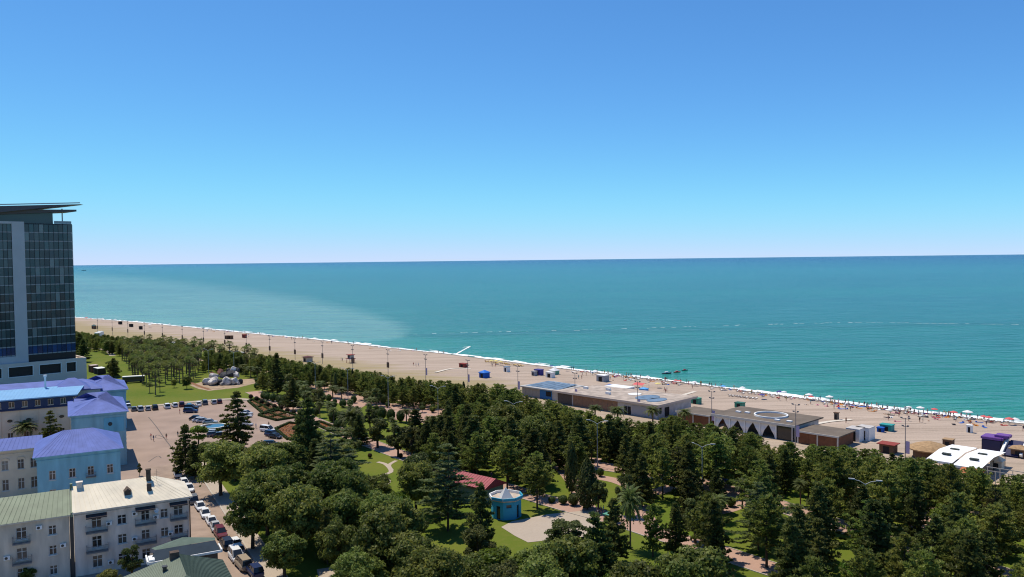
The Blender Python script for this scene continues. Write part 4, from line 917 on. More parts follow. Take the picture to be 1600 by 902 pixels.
def car(style, colour, x, y, rz, z=0.03):
    key = (style, colour)
    if key not in CARM:
        b, g, L, hw = car_mesh(style); CARM[key] = (smooth_by(b.mesh('body', [mat('car_' + colour, CARCOL[colour], .28, .5)])), g.mesh('windows', [CGLASS]), L, hw)
    b, g, L, hw = CARM[key]
    o = thing('car', None, 'van' if style == 'van' else 'car', (x, y, z), rz, 'parked cars'); link('body', b, o); link('windows', g, o)
    for sx in (-.31, .31):
        for s in (-1, 1):
            w = link('wheel', WHEEL, o, (sx * L, s * (hw - .1), .32)); link('rim', RIMM, w)
    for s in (-1, 1):
        if ('hl', L) not in CARM:
            h = MB(); h.box(-.06, .06, -.16, .16, -.07, .07); CARM[('hl', L)] = h.mesh('headlight', [LAMP]); h = MB(); h.box(-.05, .05, -.15, .15, -.09, .09); CARM[('tl', L)] = h.mesh('tail_light', [TAIL])
        link('headlight', CARM[('hl', L)], o, (L * .475, s * hw * .62, .62)); link('tail_light', CARM[('tl', L)], o, (-L * .475, s * hw * .66, .72))
    CARS.append((o, style, colour)); return o
def smooth_by(me): return me
ST = {'sedan': 'saloon car', 'hatch': 'small hatchback', 'suv': 'off-road car', 'van': 'van'}
ORD = ['first', 'second', 'third', 'fourth', 'fifth', 'sixth', 'seventh', 'eighth', 'ninth', 'tenth', 'eleventh', 'twelfth', 'thirteenth', 'fourteenth', 'fifteenth', 'sixteenth', 'seventeenth', 'eighteenth', 'nineteenth', 'twentieth']
def ordn(i):
    if i < 20: return ORD[i]
    tens = {2: 'twenty', 3: 'thirty', 4: 'forty', 5: 'fifty', 6: 'sixty', 7: 'seventy', 8: 'eighty', 9: 'ninety'}; k = i + 1
    return (tens[k // 10] + '-' + ORD[k % 10 - 1]) if k % 10 else tens[k // 10][:-1] + 'ieth'
# the row along the street, from the square down to the foot of the street
srow = [('sedan', 'white', 278, 742), ('hatch', 'white', 288, 757), ('sedan', 'white', 296, 765), ('suv', 'grey', 302, 783), ('sedan', 'white', 313, 794), ('sedan', 'white', 321, 805), ('sedan', 'white', 330, 816), ('sedan', 'silver', 337, 826), ('suv', 'dark red', 345, 837), ('suv', 'black', 354, 853), ('van', 'white', 369, 873)]
for i, (st, co, px, py) in enumerate(srow):
    p = G(px, py + 2); o = car(st, co, p.x, p.y, UA + math.pi / 2 + (math.pi if i % 3 else 0) + RND.uniform(-.05, .05), .05)
    o['label'] = f'{co} {ST[st]}, {ordn(i)} in the kerbside row counting from the square'; o['group'] = 'cars parked along the street'
for i, (st, co, px, py) in enumerate([('hatch', 'white', 366, 852), ('hatch', 'silver', 371, 862), ('van', 'tan', 380, 886), ('suv', 'dark blue', 398, 897)]):
    p = G(px, py + 2); o = car(st, co, p.x, p.y, UA + math.pi / 2 + .1, .15); o['label'] = f'{co} {ST[st]} half hidden by trees at the foot of the street'; o['group'] = 'cars parked along the street'
# the row facing the lawn
lrow = [('hatch', 'black', 199, 633), ('hatch', 'white', 200, 637), ('hatch', 'grey', 209, 642), ('suv', 'silver', 219, 642), ('hatch', 'silver', 231, 641), ('suv', 'black', 242, 640), ('suv', 'white', 261, 638), ('hatch', 'white', 273, 636), ('suv', 'dark red', 284, 635), ('hatch', 'teal', 296, 637), ('sedan', 'white', 310, 634), ('suv', 'grey', 320, 632), ('hatch', 'silver', 334, 631), ('hatch', 'dark red', 343, 630)]
for i, (st, co, px, py) in enumerate(lrow):
    p = G(px, py); o = car(st, co, p.x, p.y, UA + math.pi / 2 + RND.uniform(-.1, .1)); o['label'] = f'{co} {ST[st]}, {ordn(i)} from the palace in the row facing the lawn'; o['group'] = 'cars parked facing the lawn'
# cars around the fountain
frow = [('suv', 'dark blue', 298, 645, 0), ('suv', 'black', 299, 640, 0), ('sedan', 'black', 307, 656, .2), ('sedan', 'white', 312, 659, .2), ('sedan', 'silver', 328, 662, .15), ('sedan', 'silver', 318, 660, .3), ('hatch', 'grey', 334, 682, .4), ('sedan', 'black', 344, 683, .4), ('hatch', 'silver', 336, 679, .3), ('sedan', 'silver', 384, 652, -.3), ('sedan', 'silver', 385, 665, -.4), ('van', 'white', 418, 675, -.5), ('suv', 'dark blue', 425, 682, -.5), ('sedan', 'black', 430, 685, -.5), ('sedan', 'silver', 385, 648, -.3), ('hatch', 'white', 418, 702, .2), ('suv', 'black', 424, 698, .2)]
for i, (st, co, px, py, a) in enumerate(frow):
    p = G(px, py); o = car(st, co, p.x, p.y, a); o['group'] = 'cars parked round the fountain'; o['label'] = f'{co} {ST[st]} parked round the fountain, {ordn(i)} of the ring counting clockwise'
# vehicles at the end of the lawn behind the palace
p = G(209, 598); bus = thing('bus', 'dark long bus with a white roof parked behind the palace', 'bus', p, math.radians(20))
b_ = MB(); b_.box(-4.2, 4.2, -1.2, 1.2, .45, 2.6); b_.build('body', mat('bus_dark', (.03, .03, .035), .4, .5), bus); b_ = MB(); b_.box(-4.25, 4.25, -1.25, 1.25, 2.603, 2.85); b_.build('roof', WHITE, bus)
b_ = MB(); b_.box(-4.0, 4.0, -1.23, 1.23, 1.4, 2.4); b_.build('windows', CGLASS, bus)
for sx in (-2.8, 2.8):
    for s in (-1, 1): w = link('wheel', WHEEL, bus, (sx, s * 1.1, .45)); w.scale = (1.4, 1, 1.4)

# ------------------------------------------------------------------ park: fountain, beds, boulder mound, pavilion
p = G(333, 668); fnt = thing('fountain', 'round fountain basin with blue water inside a grass ring on the square', 'fountain', p)
f_ = MB(); f_.lathe([(6.9, 0), (6.9, .22), (6.6, .22), (6.6, .05)], 36); f_.build('kerb_ring', KERB, fnt)
f_ = MB(); f_.lathe([(6.6, .1), (4.0, .14)], 36); f_.build('grass_ring', GRASS, fnt)
f_ = MB(); f_.lathe([(4.0, .0), (4.0, .55), (3.6, .6), (3.45, .55), (3.45, .2)], 36); f_.build('basin', mat('pale_basin', (.62, .6, .54), .7, .3), fnt); fnt.children[1].location.x = 0
f_ = MB(); f_.lathe([(3.46, .42), (.01, .42)], 36); f_.build('water', mat('basin_water', (.03, .11, .16), .08, .5), fnt)
for c in fnt.children[2:]: c.location = (1.4, 0.4, 0)
# formal beds: clipped hedges round flower carpets
HEDGE_M = foliage('hedge_leaves', (0.030, 0.062, 0.014), (0.055, 0.085, 0.018), rand=.1)
EARTH = mat('bed_earth', (.17, .085, .05), .95, .1, .25, 1.2)
def hedge(parent, a, b, w=.7, h=.6, seed=0):
    a = Vector((a[0], a[1], 0)); b = Vector((b[0], b[1], 0)); L = (b - a).length; d = (b - a) / L; n = Vector((-d.y, d.x, 0)); g = np.random.default_rng(seed); N = int(L * 34)
    mb = MB(); mb.prism([a - n * w * .42, b - n * w * .42, b + n * w * .42, a + n * w * .42], 0, h * .93); hb = mb.build('hedge', HEDGE_M, parent)
    s = g.uniform(0, L, N); e = g.uniform(0, 1, N); lat = np.where(e < .5, g.uniform(-.5, .5, N) * w, np.where(g.random(N) < .5, -.5, .5) * w * g.uniform(.85, 1.1, N)); zz = np.where(e < .5, h * g.uniform(.88, 1.1, N), g.uniform(0, h, N))
    c = np.array(a)[None] + s[:, None] * np.array(d) + lat[:, None] * np.array(n); c[:, 2] = zz
    o = link('leaves', quads_mesh('leaves', c, g.normal(size=(N, 3)) + np.array([0, 0, .6]), np.full(N, .12), [HEDGE_M], 1.2, g), hb); tag(o, kind='stuff'); return hb
def flowers(parent, poly, cols, seed, dens=5.0, size=.16, name='flower_carpet'):
    """low flower heads scattered over a polygon (joined: nobody could count them)"""
    g = np.random.default_rng(seed); P = np.array([(q[0], q[1]) for q in poly]); mn, mx = P.min(0), P.max(0); N = int((mx - mn).prod() * dens); pts = g.uniform(mn, mx, (N, 2)); ins = np.zeros(N, bool); j = len(P) - 1
    for i in range(len(P)):
        c = ((P[i, 1] > pts[:, 1]) != (P[j, 1] > pts[:, 1])) & (pts[:, 0] < (P[j, 0] - P[i, 0]) * (pts[:, 1] - P[i, 1]) / (P[j, 1] - P[i, 1] + 1e-9) + P[i, 0]); ins ^= c; j = i
    pts = pts[ins]; n = len(pts); c = np.column_stack([pts, g.uniform(.12, .38, n)])
    o = link(name, quads_mesh(name, c, g.normal(size=(n, 3)) * .6 + np.array([0, 0, 1]), g.uniform(.7, 1.3, n) * size, cols, 1.0, g, g.integers(0, len(cols), n)), parent); return tag(o, kind='stuff')
ORA = mat('orange_petals', (.46, .15, .025), .8, .1, .2, 3); OCH = mat('ochre_petals', (.34, .17, .04), .8, .1, .2, 3); RED = mat('rust_petals', (.20, .07, .035), .8, .1, .2, 3)
def bed(label, corners, cols, cross=True, seed=1, earth=EARTH):
    q = [G(*c) for c in corners]; cen = sum(q, Vector()) / len(q); t = thing('flower_bed', label, 'flower bed', (0, 0, 0), 0, 'formal flower beds')
    m = MB(); m.poly([v + Vector((0, 0, .06)) for v in q]); m.build('soil', earth, t)
    for i in range(len(q)): hedge(t, q[i], q[(i + 1) % len(q)], .75, .65, seed * 10 + i)
    inner = [cen + (v - cen) * .86 for v in q]; flowers(t, inner, cols, seed)
    if cross and len(q) == 4:
        for k, (a, b) in enumerate(((0, 1), (1, 2))): hedge(t, (q[a] + q[b]) / 2, (q[(a + 2) % 4] + q[(b + 2) % 4]) / 2, .6, .5, seed * 10 + 6 + k)
    return t
bed('green and ochre parterre bed edged with clipped hedge beside the lawn corner', [(388, 628), (402, 624), (440, 641), (412, 648)], [OCH, HEDGE_M, HEDGE_M], True, 1)
bed('brown parterre bed with crossing hedges, behind the fountain cars', [(404, 650), (428, 640), (470, 652), (432, 658)], [RED, OCH, HEDGE_M, EARTH], True, 2)
bed('bright orange flower bed near the parked vans', [(430, 672), (452, 662), (475, 664), (478, 684), (450, 688)], [ORA, ORA, OCH], False, 3)
bed('narrow orange flower bed beside the pink boulevard path', [(488, 662), (500, 660), (545, 678), (532, 682)], [ORA, OCH, ORA], False, 4)
# boulder mound on the lawn
def rock_mesh(seed, r=1.0):
    bm = bmesh.new(); bmesh.ops.create_icosphere(bm, subdivisions=3, radius=r); g = random.Random(seed); cuts = [(Vector((g.gauss(0, 1), g.gauss(0, 1), g.gauss(0, 1))).normalized(), g.uniform(.55, .85)) for _ in range(9)]
    for v in bm.verts:
        for n, d in cuts:
            e = v.co.dot(n) - d * r
            if e > 0: v.co -= n * e * .85
        v.co *= 1 + .06 * math.sin(v.co.x * 5 + seed) * math.sin(v.co.y * 6) + g.uniform(-.015, .015)
    me = bpy.data.meshes.new('rock'); bm.to_mesh(me); bm.free(); return me
RW = mat('white_rock', (.52, .47, .43), .85, .2, .75, .7, bump=.5, bscale=3); RK = mat('dark_rock', (.05, .05, .055), .85, .2, .5, 1.0, bump=.5, bscale=3); RB = mat('rust_rock', (.22, .10, .07), .85, .2, .3, 1.0)
mp_ = G(348, 601); mound = thing('boulder_mound', 'mound of large white and dark boulders at the far edge of the lawn', 'rock mound', mp_)
rocks = [(-6, 0, 1.2, 2.3, 1.5, RW), (-3.2, -1, 1.5, 2.9, 1.6, RW), (-.5, -.6, 1.1, 2.2, 1.3, RK), (2.2, -1.0, 1.6, 2.8, 1.5, RW), (5.0, -.5, 1.3, 2.2, 1.4, RW), (-4.2, 2, 3.2, 2.2, 1.3, RW), (0, 2, 3.6, 2.6, 1.2, RK), (2.8, 2.4, 4.0, 2.6, 1.3, RK), (5.0, 2.0, 3.6, 1.8, 1.2, RW), (-2.2, 3.5, 4.6, 1.7, 1.2, RB), (3.2, 4, 5.6, 1.8, 1.1, RW), (-5.4, 3.2, 3.6, 1.5, 1.2, RB), (7.0, .8, 1.0, 1.2, 1.0, RK), (-7.8, .8, .9, 1.2, 1.0, RK), (.6, -2.4, .6, 1.0, .7, RW), (6.8, -1.2, .6, .8, .7, RW), (1.0, 4.2, 5.2, 1.5, 1.0, RK), (4.6, 4.0, 5.2, 1.2, 1.0, RK)]
for i, (x, y, z, sx_, sz, m) in enumerate(rocks):
    me = rock_mesh(i + 3); me.materials.append(m); o = link('rock', me, mound, (x, y, z * 1.0)); o.scale = (sx_ * .98, sx_ * .85, sz * 1.25); o.rotation_euler = (0, 0, i * 1.3)
sheet('mound_basin', [G(*p) for p in ((296, 602), (320, 596), (396, 592), (404, 598), (372, 606), (326, 611), (310, 608))], .03, mat('worn_earth', (.34, .25, .17), .95, .1, .35, .5))
ribbon('stone_channel', [G(*p) for p in ((298, 598), (312, 604), (328, 609))], 1.6, .06, mat('rust_stone', (.22, .11, .06), .9, .1, .2, 1))
# octagonal blue pavilion with a glass pyramid
pv_c = G(791, 806); pav = thing('blue_pavilion', 'small turquoise octagonal pavilion with a white pyramid skylight and parapet terrace', 'pavilion', pv_c, math.radians(12))
TQ = mat('turquoise_paint', (.03, .30, .46), .7, .3, .10, .5); R_, Hh = 3.0, 3.5
oc = [(R_ * math.cos(math.pi / 8 + k * math.pi / 4), R_ * math.sin(math.pi / 8 + k * math.pi / 4)) for k in range(8)]
w_ = MB()
for k in range(8):
    a, b = Vector((*oc[k], 0)), Vector((*oc[(k + 1) % 8], 0)); L = (b - a).length; seg = MB()
    hole = [(L * .3, L * .7, .05, 2.6)] if k % 2 == 0 else [(L * .28, L * .72, 2.3, 2.9)]
    facade(seg, 0, L, 0, Hh, hole, 0, .3, 0); d = (b - a) / L; nrm = Vector((d.y, -d.x, 0)); i0 = len(w_.v)
    w_.v += [tuple(a + d * x - nrm * y + Vector((0, 0, z))) for x, y, z in seg.v]; w_.f += [tuple(i0 + q for q in f) for f in seg.f]; w_.m += seg.m
    mid = (a + b) / 2; dn = MB(); h0, h1 = (hole[0][2], hole[0][3]); dn.box(-L * .2, L * .2, 0, .04, h0, h1); o = dn.build('door' if k % 2 == 0 else 'window', GLASS, pav, mid - nrm * .25, math.atan2(d.y, d.x))
w_.build('wall', TQ, pav)
r_ = MB(); r_.prism([(x * 1.08, y * 1.08) for x, y in oc], Hh, Hh + .25); r_.build('terrace', mat('terrace_tile', (.46, .38, .31), .9, .1, .2, 1.0), pav)
for k in range(8):
    a, b = Vector((*oc[k], 0)) * 1.1, Vector((*oc[(k + 1) % 8], 0)) * 1.1; pz = MB(); d = (b - a).normalized(); n = Vector((d.y, -d.x, 0)) * .12; pz.prism([a - n + d * .06, b - n - d * .06, b + n - d * .06, a + n + d * .06], Hh + .26, Hh + .75, 0); pz.build('parapet', WHITE if k in (0, 1, 2, 3) else TQ, pav)
r_ = MB(); q4 = [(-1.2, -1.2, Hh + .26), (1.2, -1.2, Hh + .26), (1.2, 1.2, Hh + .26), (-1.2, 1.2, Hh + .26)]; [r_.poly([q4[k], q4[(k + 1) % 4], (0, 0, Hh + 2.2)]) for k in range(4)]; r_.build('skylight', mat('milky_glass', (.55, .56, .55), .3, .4), pav)
# long building with red sheet roof beside it
rc = G(741, 778); rh = thing('red_roofed_hall', 'low hall with a crimson metal roof between dark trees beside the boulevard', 'building', rc, math.radians(-40))
w_ = MB(); w_.box(-5.6, 5.6, -2.9, 2.9, 0, 3.4); w_.build('wall', mat('grey_green_wall', (.17, .21, .19), .9, .1, .15, .6), rh)
r_ = MB(); P_, Q_ = hip_roof(r_, -5.6, 5.6, -2.9, 2.9, 3.6, 1.5, .5, False, False, 0, 1); CRIM = mat('crimson_roof', (.30, .035, .05), .55, .3, .12, .5); ro = r_.build('roof', [CRIM, CRIM], rh); seams(ro, (-6.1, -3.4, 3.6), (6.1, -3.4, 3.6), P_, Q_, 16, CRIM)

# ------------------------------------------------------------------ lamp posts
STEEL = mat('lamp_steel', (.42, .42, .41), .5, .4); BEACHP = mat('post_grey', (.22, .20, .20), .6, .3); LAVB = mat('banner_lavender', (.45, .36, .52), .8, .2); BRN = mat('banner_brown', (.14, .085, .06), .9, .1)
def street_lamp(x, y, h=11.0, rz=0.0):
    t = thing('street_lamp', None, 'street lamp', (x, y, 0), rz, 'double-armed street lamps'); m = MB(); m.tube((0, 0, 0), (0, 0, h * .35), .13, .11, 8); m.tube((0, 0, h * .35), (0, 0, h - .6), .10, .07, 8); m.build('post', STEEL, t)
    for s in (-1, 1):
        a = MB(); a.path([(0, 0, h - .7), (s * .9, 0, h - .15), (s * 2.2, 0, h + .12)], [.07, .06, .05], 6); o = a.build('arm', STEEL, t); l = MB(); l.box(s * 2.2 - .5, s * 2.2 + .5, -.16, .16, h + .06, h + .22); l.build('lamp_head', STEEL, o)
    return t
LM = [(606, 588), (684, 604), (802, 628), (933, 658), (1097, 694), (1352, 751)]
lampname = ['behind the clipped shrubs by the pink court', 'over the pines near the seaside palms', 'above the pines below the blue-roofed bar', 'beside the pink path below the long pavilion', 'above the pines below the wooden annexe', 'above the pines by the thatched bar']
for i, (px, py) in enumerate(LM):
    q = G(px, py, 11); o = street_lamp(q.x, q.y, 11.0, math.radians(-20)); o['label'] = 'double-armed grey street lamp ' + lampname[i]
for i, (px, py) in enumerate([(543, 576), (492, 566), (325, 546), (365, 549)]):
    q = G(px, py, 11); o = street_lamp(q.x, q.y, 11.0, math.radians(-20)); o['label'] = f'slim double-armed street lamp, {ordn(i)} of those rising behind the palm lawn'
def beach_post(x, y, h, kind):
    t = thing('beach_floodlight_post', None, 'lamp post', (x, y, 0), math.radians(-45), 'floodlight posts along the beach'); m = MB(); m.tube((0, 0, 0), (0, 0, h), .12, .07, 8); m.build('post', BEACHP, t)
    for zz, ww in ((h - .2, .9), (h - 2.1, .6)):
        c = MB(); c.box(-ww, ww, -.05, .05, zz - .05, zz + .05); o = c.build('crossbar', BEACHP, t)
        for s in (-1, 1): f = MB(); f.box(s * ww - .22, s * ww + .22, -.16, .12, zz + .06, zz + .34); f.build('floodlight', BEACHP, o)
    b = MB()
    if kind == 0: b.box(.12, 1.0, -.03, .03, 2.4, 5.4); b.build('banner', LAVB, t)
    else: b.box(-.9, .9, -.06, -.0, 3.0, 5.4); b.build('sign_board', BRN, t)
    return t
tt = -69.0; bi = 0; plist = []
while tt > -640:
    nn = min(nshore(tt) - 70, 211) if tt < -120 else 202
    q = TN(tt, nn); plist.append((q, bi)); tt -= 27.5 if tt > -300 else 26.0; bi += 1
for q, i in plist:
    o = beach_post(q.x, q.y, 11.0, 0 if i < 8 else 1); 
    o['label'] = (f'tall beach floodlight post with a pale banner, {ordn(i)} from the thatched bar' if i < 8 else f'beach floodlight post with a square brown board, {ordn(i - 8)} beyond the lifeguard tower')

# ------------------------------------------------------------------ beach clubs and kiosks
SA = math.radians(-45)
def beach_thing(name, label, cat, t, n, group=None, z=0.06): return thing(name, label, cat, TN(t, n, z), SA, group)
WOOD = mat('brown_cladding', (.26, .155, .10), .8, .2, .2, 1.0); WOODD = mat('red_brown_cladding', (.20, .085, .045), .8, .2, .2, 1.0); PALEW = mat('pale_grey_wall', (.47, .44, .42), .8, .2, .2, .6); ROOFP = mat('pale_deck_roof', (.40, .33, .275), .85, .2, .38, .4); ROOFD = mat('dark_felt_roof', (.155, .125, .10), .9, .15, .2, .3)
BLUEG = mat('blue_roof_glass', (.14, .19, .25), .4, .4, .45, .6); BLUEP = mat('blue_panel', (.02, .13, .33), .6, .3); CLOTH = mat('white_cloth', (.72, .71, .70), .9, .1); DK = mat('dark_interior', (.03, .028, .028), .9, .1)
def slats(parent, x0, x1, y, z0, z1, n, m, name='cladding_panel', gap=.08):
    for k in range(n):
        a = x0 + (x1 - x0) * k / n; b = MB(); b.box(a + gap / 2, x0 + (x1 - x0) * (k + 1) / n - gap / 2, y - .07, y - .003, z0, z1); b.build(name, m, parent)
# blue-roofed bar
A_ = beach_thing('beach_bar', 'beach bar with a blue glass roof and a bright blue front panel', 'beach bar', -206, 209.5)
b = MB(); b.box(.6, 17, .6, 14, 0, 3.2); b.build('wall', PALEW, A_); b = MB(); b.prism([(-.4, -.3), (18, -.3), (18.5, 15), (2, 16)], 3.4, 3.75, 0); ro = b.build('roof', mat('grey_deck', (.42, .40, .38), .8, .2, .1, .5), A_)
for k in range(6):
    g = MB(); g.poly([(1.5 + k * 2.7, 1.4, 3.8), (3.9 + k * 2.7, 1.4, 3.8), (4.2 + k * 2.4, 13.5, 4.15), (2.0 + k * 2.4, 13.5, 4.15)]); g.build('roof_pane', BLUEG, ro)
slats(A_, .6, 9.5, .6, .1, 3.1, 5, mat('grey_boards', (.30, .27, .24), .8, .2)); b = MB(); b.box(9.6, 15.4, .45, .595, .1, 3.3); b.build('front_panel', BLUEP, A_)
b = MB(); b.box(12.6, 15.0, .38, .445, 1.2, 2.9); b.build('serving_hatch', DK, A_)
b = MB(); b.box(19.6, 26, 16.0, 16.4, 0, 2.2); tag(b.build('windbreak_wall', mat('mesh_grey', (.2, .19, .18), .9, .1), None, TN(-206, 209.5, .06), SA), 'grey mesh windbreak beside the blue-roofed beach bar', 'windbreak')
# long pavilion
B_ = beach_thing('beach_pavilion', 'long flat pale-roofed beach pavilion with brown wooden front and blue skylights', 'beach pavilion', -186, 206)
b = MB(); b.box(.8, 42.2, .8, 20, 0, 3.9); b.build('wall', PALEW, B_); b = MB(); b.prism([(-.3, -.2), (43.2, -.2), (42.6, 22.5), (30, 21), (4, 19)], 4.1, 4.5, 0); ro = b.build('roof', ROOFP, B_)
b = MB(); b.box(-.35, 43.25, -.42, -.21, 3.95, 4.6); b.build('fascia', mat('peach_fascia', (.58, .46, .37), .7, .2), B_); b = MB(); b.box(43.26, 43.5, -.2, 22, 3.95, 4.6); b.build('fascia', mat('peach_fascia', (.58, .46, .37)), B_)
slats(B_, 8, 27, .8, .1, 3.8, 9, WOOD); slats(B_, 1, 7.5, .8, .1, 3.8, 3, mat('dark_boards', (.10, .08, .07), .8, .2))
for x in (29.5, 31.0): b = MB(); b.box(x, x + 1.2, .66, .795, .1, 2.6); b.build('door', DK, B_)
b = MB(); b.box(32.6, 41.5, .7, .795, .2, 3.2); b.build('window_band', mat('grey_band', (.34, .34, .36), .5, .3), B_)
b = MB(); b.box(42.21, 42.3, 5.0, 7.4, .1, 3.0); b.build('door', DK, B_); b = MB(); b.box(42.205, 42.26, 2.0, 3.2, 1.4, 3.2); b.build('window', DK, B_)
for i, (x, y, rx, ry) in enumerate(((32.5, 9.5, 3.4, 5.0), (37.5, 7.5, 2.6, 4.4), (25.5, 12, 2.2, 2.5))):
    b = MB(); b.poly([(x + rx * math.cos(t), y + ry * math.sin(t), 4.62) for t in np.linspace(0, 6.283, 20)[:-1]]); b.lathe([(1, 0), (1, .1)], 20); b.v[-40:] = [(x + rx * p[0], y + ry * p[1], 4.51 + p[2]) for p in b.v[-40:]]; b.build('skylight', BLUEG if i < 2 else CLOTH, ro)
for x, y in ((6, 10), (14, 12.5), (19, 6)): b = MB(); b.box(x - .8, x + .8, y - .5, y + .5, 4.51, 5.3); b.build('roof_unit', WHITE, ro)
# curtained pavilion
C_ = beach_thing('curtained_pavilion', 'dark flat-roofed pavilion with a white roof ring and white draped curtains', 'beach pavilion', -123, 205.5)
b = MB(); b.box(.5, 24.2, 4.5, 15, 0, 4.0); b.build('wall', mat('dim_interior', (.14, .12, .11), .9, .1), C_); b = MB(); b.box(24.21, 24.4, .4, 15, 0, 4.1); b.build('side_wall', PALEW, C_)
b = MB(); b.prism([(-.6, -.5), (24.8, -.5), (25.4, 16), (-.4, 16.2)], 4.15, 4.5); ro = b.build('roof', ROOFD, C_); b = MB(); b.box(-.65, 24.85, -.7, -.51, 3.95, 4.6); b.build('fascia', mat('cream_fascia', (.60, .55, .48), .7, .2), C_)
b = MB(); b.lathe([(4.3, 0), (4.3, .45), (4.7, .45), (4.7, 0)], 40, 0, (13.5, 8.2, 4.5)); b.build('roof_ring', WHITE, ro)
for x, y in ((4.0, 6.8), (6.6, 7.4), (18.0, 3.0), (21.4, 3.4)): b = MB(); b.box(x - .7, x + .7, y - .5, y + .5, 4.51, 4.85); b.build('roof_hatch', WHITE, ro)
for k in range(6):
    x = .2 + k * 4.7; b = MB(); b.box(x, x + .35, -.2, .15, 0, 4.1); b.build('column', WHITE if k != 5 else PALEW, C_)
for k in range(4):
    x0 = .6 + k * 4.7
    for s in (0, 1):
        c = MB(); n = 8
        for j in range(n):                                     # curtain gathered towards the column
            f0, f1 = j / n, (j + 1) / n
            def edge(f): return 2.15 * (1 - f) ** 1.4 + .35
            z0, z1 = 4.0 - 3.7 * f0, 4.0 - 3.7 * f1; a0, a1 = edge(f0), edge(f1); w0, w1 = .12 * math.sin(f0 * 9), .12 * math.sin(f1 * 9)
            if s == 0: c.poly([(x0, w0, z0), (x0 + a0, w0 + .1, z0), (x0 + a1, w1 + .1, z1), (x0, w1, z1)])
            else: c.poly([(x0 + 4.3 - a0, w0 + .1, z0), (x0 + 4.3, w0, z0), (x0 + 4.3, w1, z1), (x0 + 4.3 - a1, w1 + .1, z1)])
        c.build('curtain', CLOTH, C_)
b = MB(); b.box(19.4, 23.8, .2, .3, .1, 3.9); b.build('window_wall', GLASS, C_)
def annexe(label, t, n, w, d, h, nb):
    t_ = beach_thing('wooden_annexe', label, 'beach hut', t, n, 'wooden annexes'); b = MB(); b.box(.3, w - .3, .3, d - .3, 0, h - .3); b.build('wall', WOODD, t_); b = MB(); b.box(-.2, w + .2, -.2, d + .2, h - .28, h); b.build('roof', ROOFD, t_); b = MB(); b.box(-.24, w + .24, -.36, -.21, h - .34, h + .08); b.build('fascia', mat('cream_fascia', (.60, .55, .48)), t_)
    for k in range(nb + 1): b = MB(); x = .1 + (w - .5) * k / nb; b.box(x, x + .3, -.02, .28, 0, h - .3); b.build('column', mat('cream_fascia', (.60, .55, .48)), t_)
    slats(t_, .5, w - .5, .3, .1, h - .4, nb * 2, WOODD, 'wall_board', .06); return t_
annexe('low brown wooden annexe adjoining the curtained pavilion on its palm side', -136.5, 206.5, 11.5, 10, 3.5, 2)
annexe('low brown wooden annexe between the curtained pavilion and the white containers', -97.4, 204.5, 11.2, 10.5, 3.4, 2)
def boxhut(name, label, cat, px, py, w, d, h, body, roof=None, rz=SA, group=None, over=.15, rh=.18, door=True, peak=0.0):
    p = G(px, py, .1); t_ = thing(name, label, cat, p, rz, group); b = MB(); b.box(-w / 2, w / 2, -d / 2, d / 2, 0, h); b.build('body', body, t_)
    r = MB(); W2, D2 = w / 2 + over, d / 2 + over
    r.box(-W2, W2, -D2, D2, h + .003, h + rh)
    if peak:
        for a_, b_ in (((-W2, -D2), (W2, -D2)), ((W2, -D2), (W2, D2)), ((W2, D2), (-W2, D2)), ((-W2, D2), (-W2, -D2))): r.poly([(*a_, h + rh + .003), (*b_, h + rh + .003), (0, 0, h + rh + peak)])
    r.build('roof', roof or body, t_)
    if door: dd = MB(); dd.box(-w * .22, w * .22, -d / 2 - .04, -d / 2 - .003, .1, h * .8); dd.build('opening', DK, t_)
    return t_
for i, (px, py) in enumerate(((1337, 688), (1352, 686))): boxhut('white_container', ['white container next to the wooden annexe', 'white container farther from the wooden annexe, nearer the open sand'][i], 'container', px, py, 3.6, 4.2, 3.3, WHITE, PALEW, group='white containers', over=.05)
GRN = mat('green_paint', (.05, .26, .17), .6, .3, .1, 1); TEALM = mat('teal_paint', (.03, .28, .26), .6, .3, .1, 1); TBLUE = mat('tent_blue', (.015, .10, .42), .7, .2); LBLUE = mat('tent_light_blue', (.10, .36, .72), .7, .2); INDIGO = mat('indigo_paint', (.05, .04, .22), .6, .3); TRED = mat('canopy_red', (.60, .12, .12), .7, .2); YEL = mat('canopy_yellow', (.68, .56, .20), .7, .2); RUST = mat('rust_red_paint', (.26, .05, .035), .7, .2); BRNW = mat('brown_wood', (.15, .085, .05), .8, .2); GREYT = mat('tent_grey', (.33, .33, .34), .8, .2)
boxhut('beach_gazebo', 'bright blue square gazebo tent alone on open sand', 'gazebo', 757, 590, 3.2, 3.2, 2.1, TBLUE, mat('tent_blue2', (.03, .17, .58), .7, .2), peak=1.0, over=.3)
boxhut('beach_container', 'indigo container beside a grey box on the sand', 'container', 842, 586, 3.4, 2.4, 2.3, INDIGO); boxhut('beach_container', 'small grey box beside the indigo container', 'container', 835, 587, 1.8, 1.8, 1.8, GREYT)
boxhut('beach_kiosk', 'small white kiosk on open sand, between the blue gazebo and the indigo container', 'kiosk', 792, 581, 2.2, 2.0, 2.2, WHITE, BLUEG)
boxhut('beach_kiosk', 'white kiosk with blue bands, behind the blue-roofed bar', 'kiosk', 860, 590, 3.6, 2.0, 2.2, WHITE, CLOTH)
boxhut('beach_tent', 'grey tent with a flat top near the waterline', 'tent', 942, 596, 4.0, 3.4, 2.5, GREYT, CLOTH); boxhut('beach_tent', 'pale green and white tent near the sunbeds', 'tent', 866, 585, 3.2, 3.0, 1.6, mat('tent_green', (.14, .38, .26), .7, .2), CLOTH, peak=1.2, over=.3)
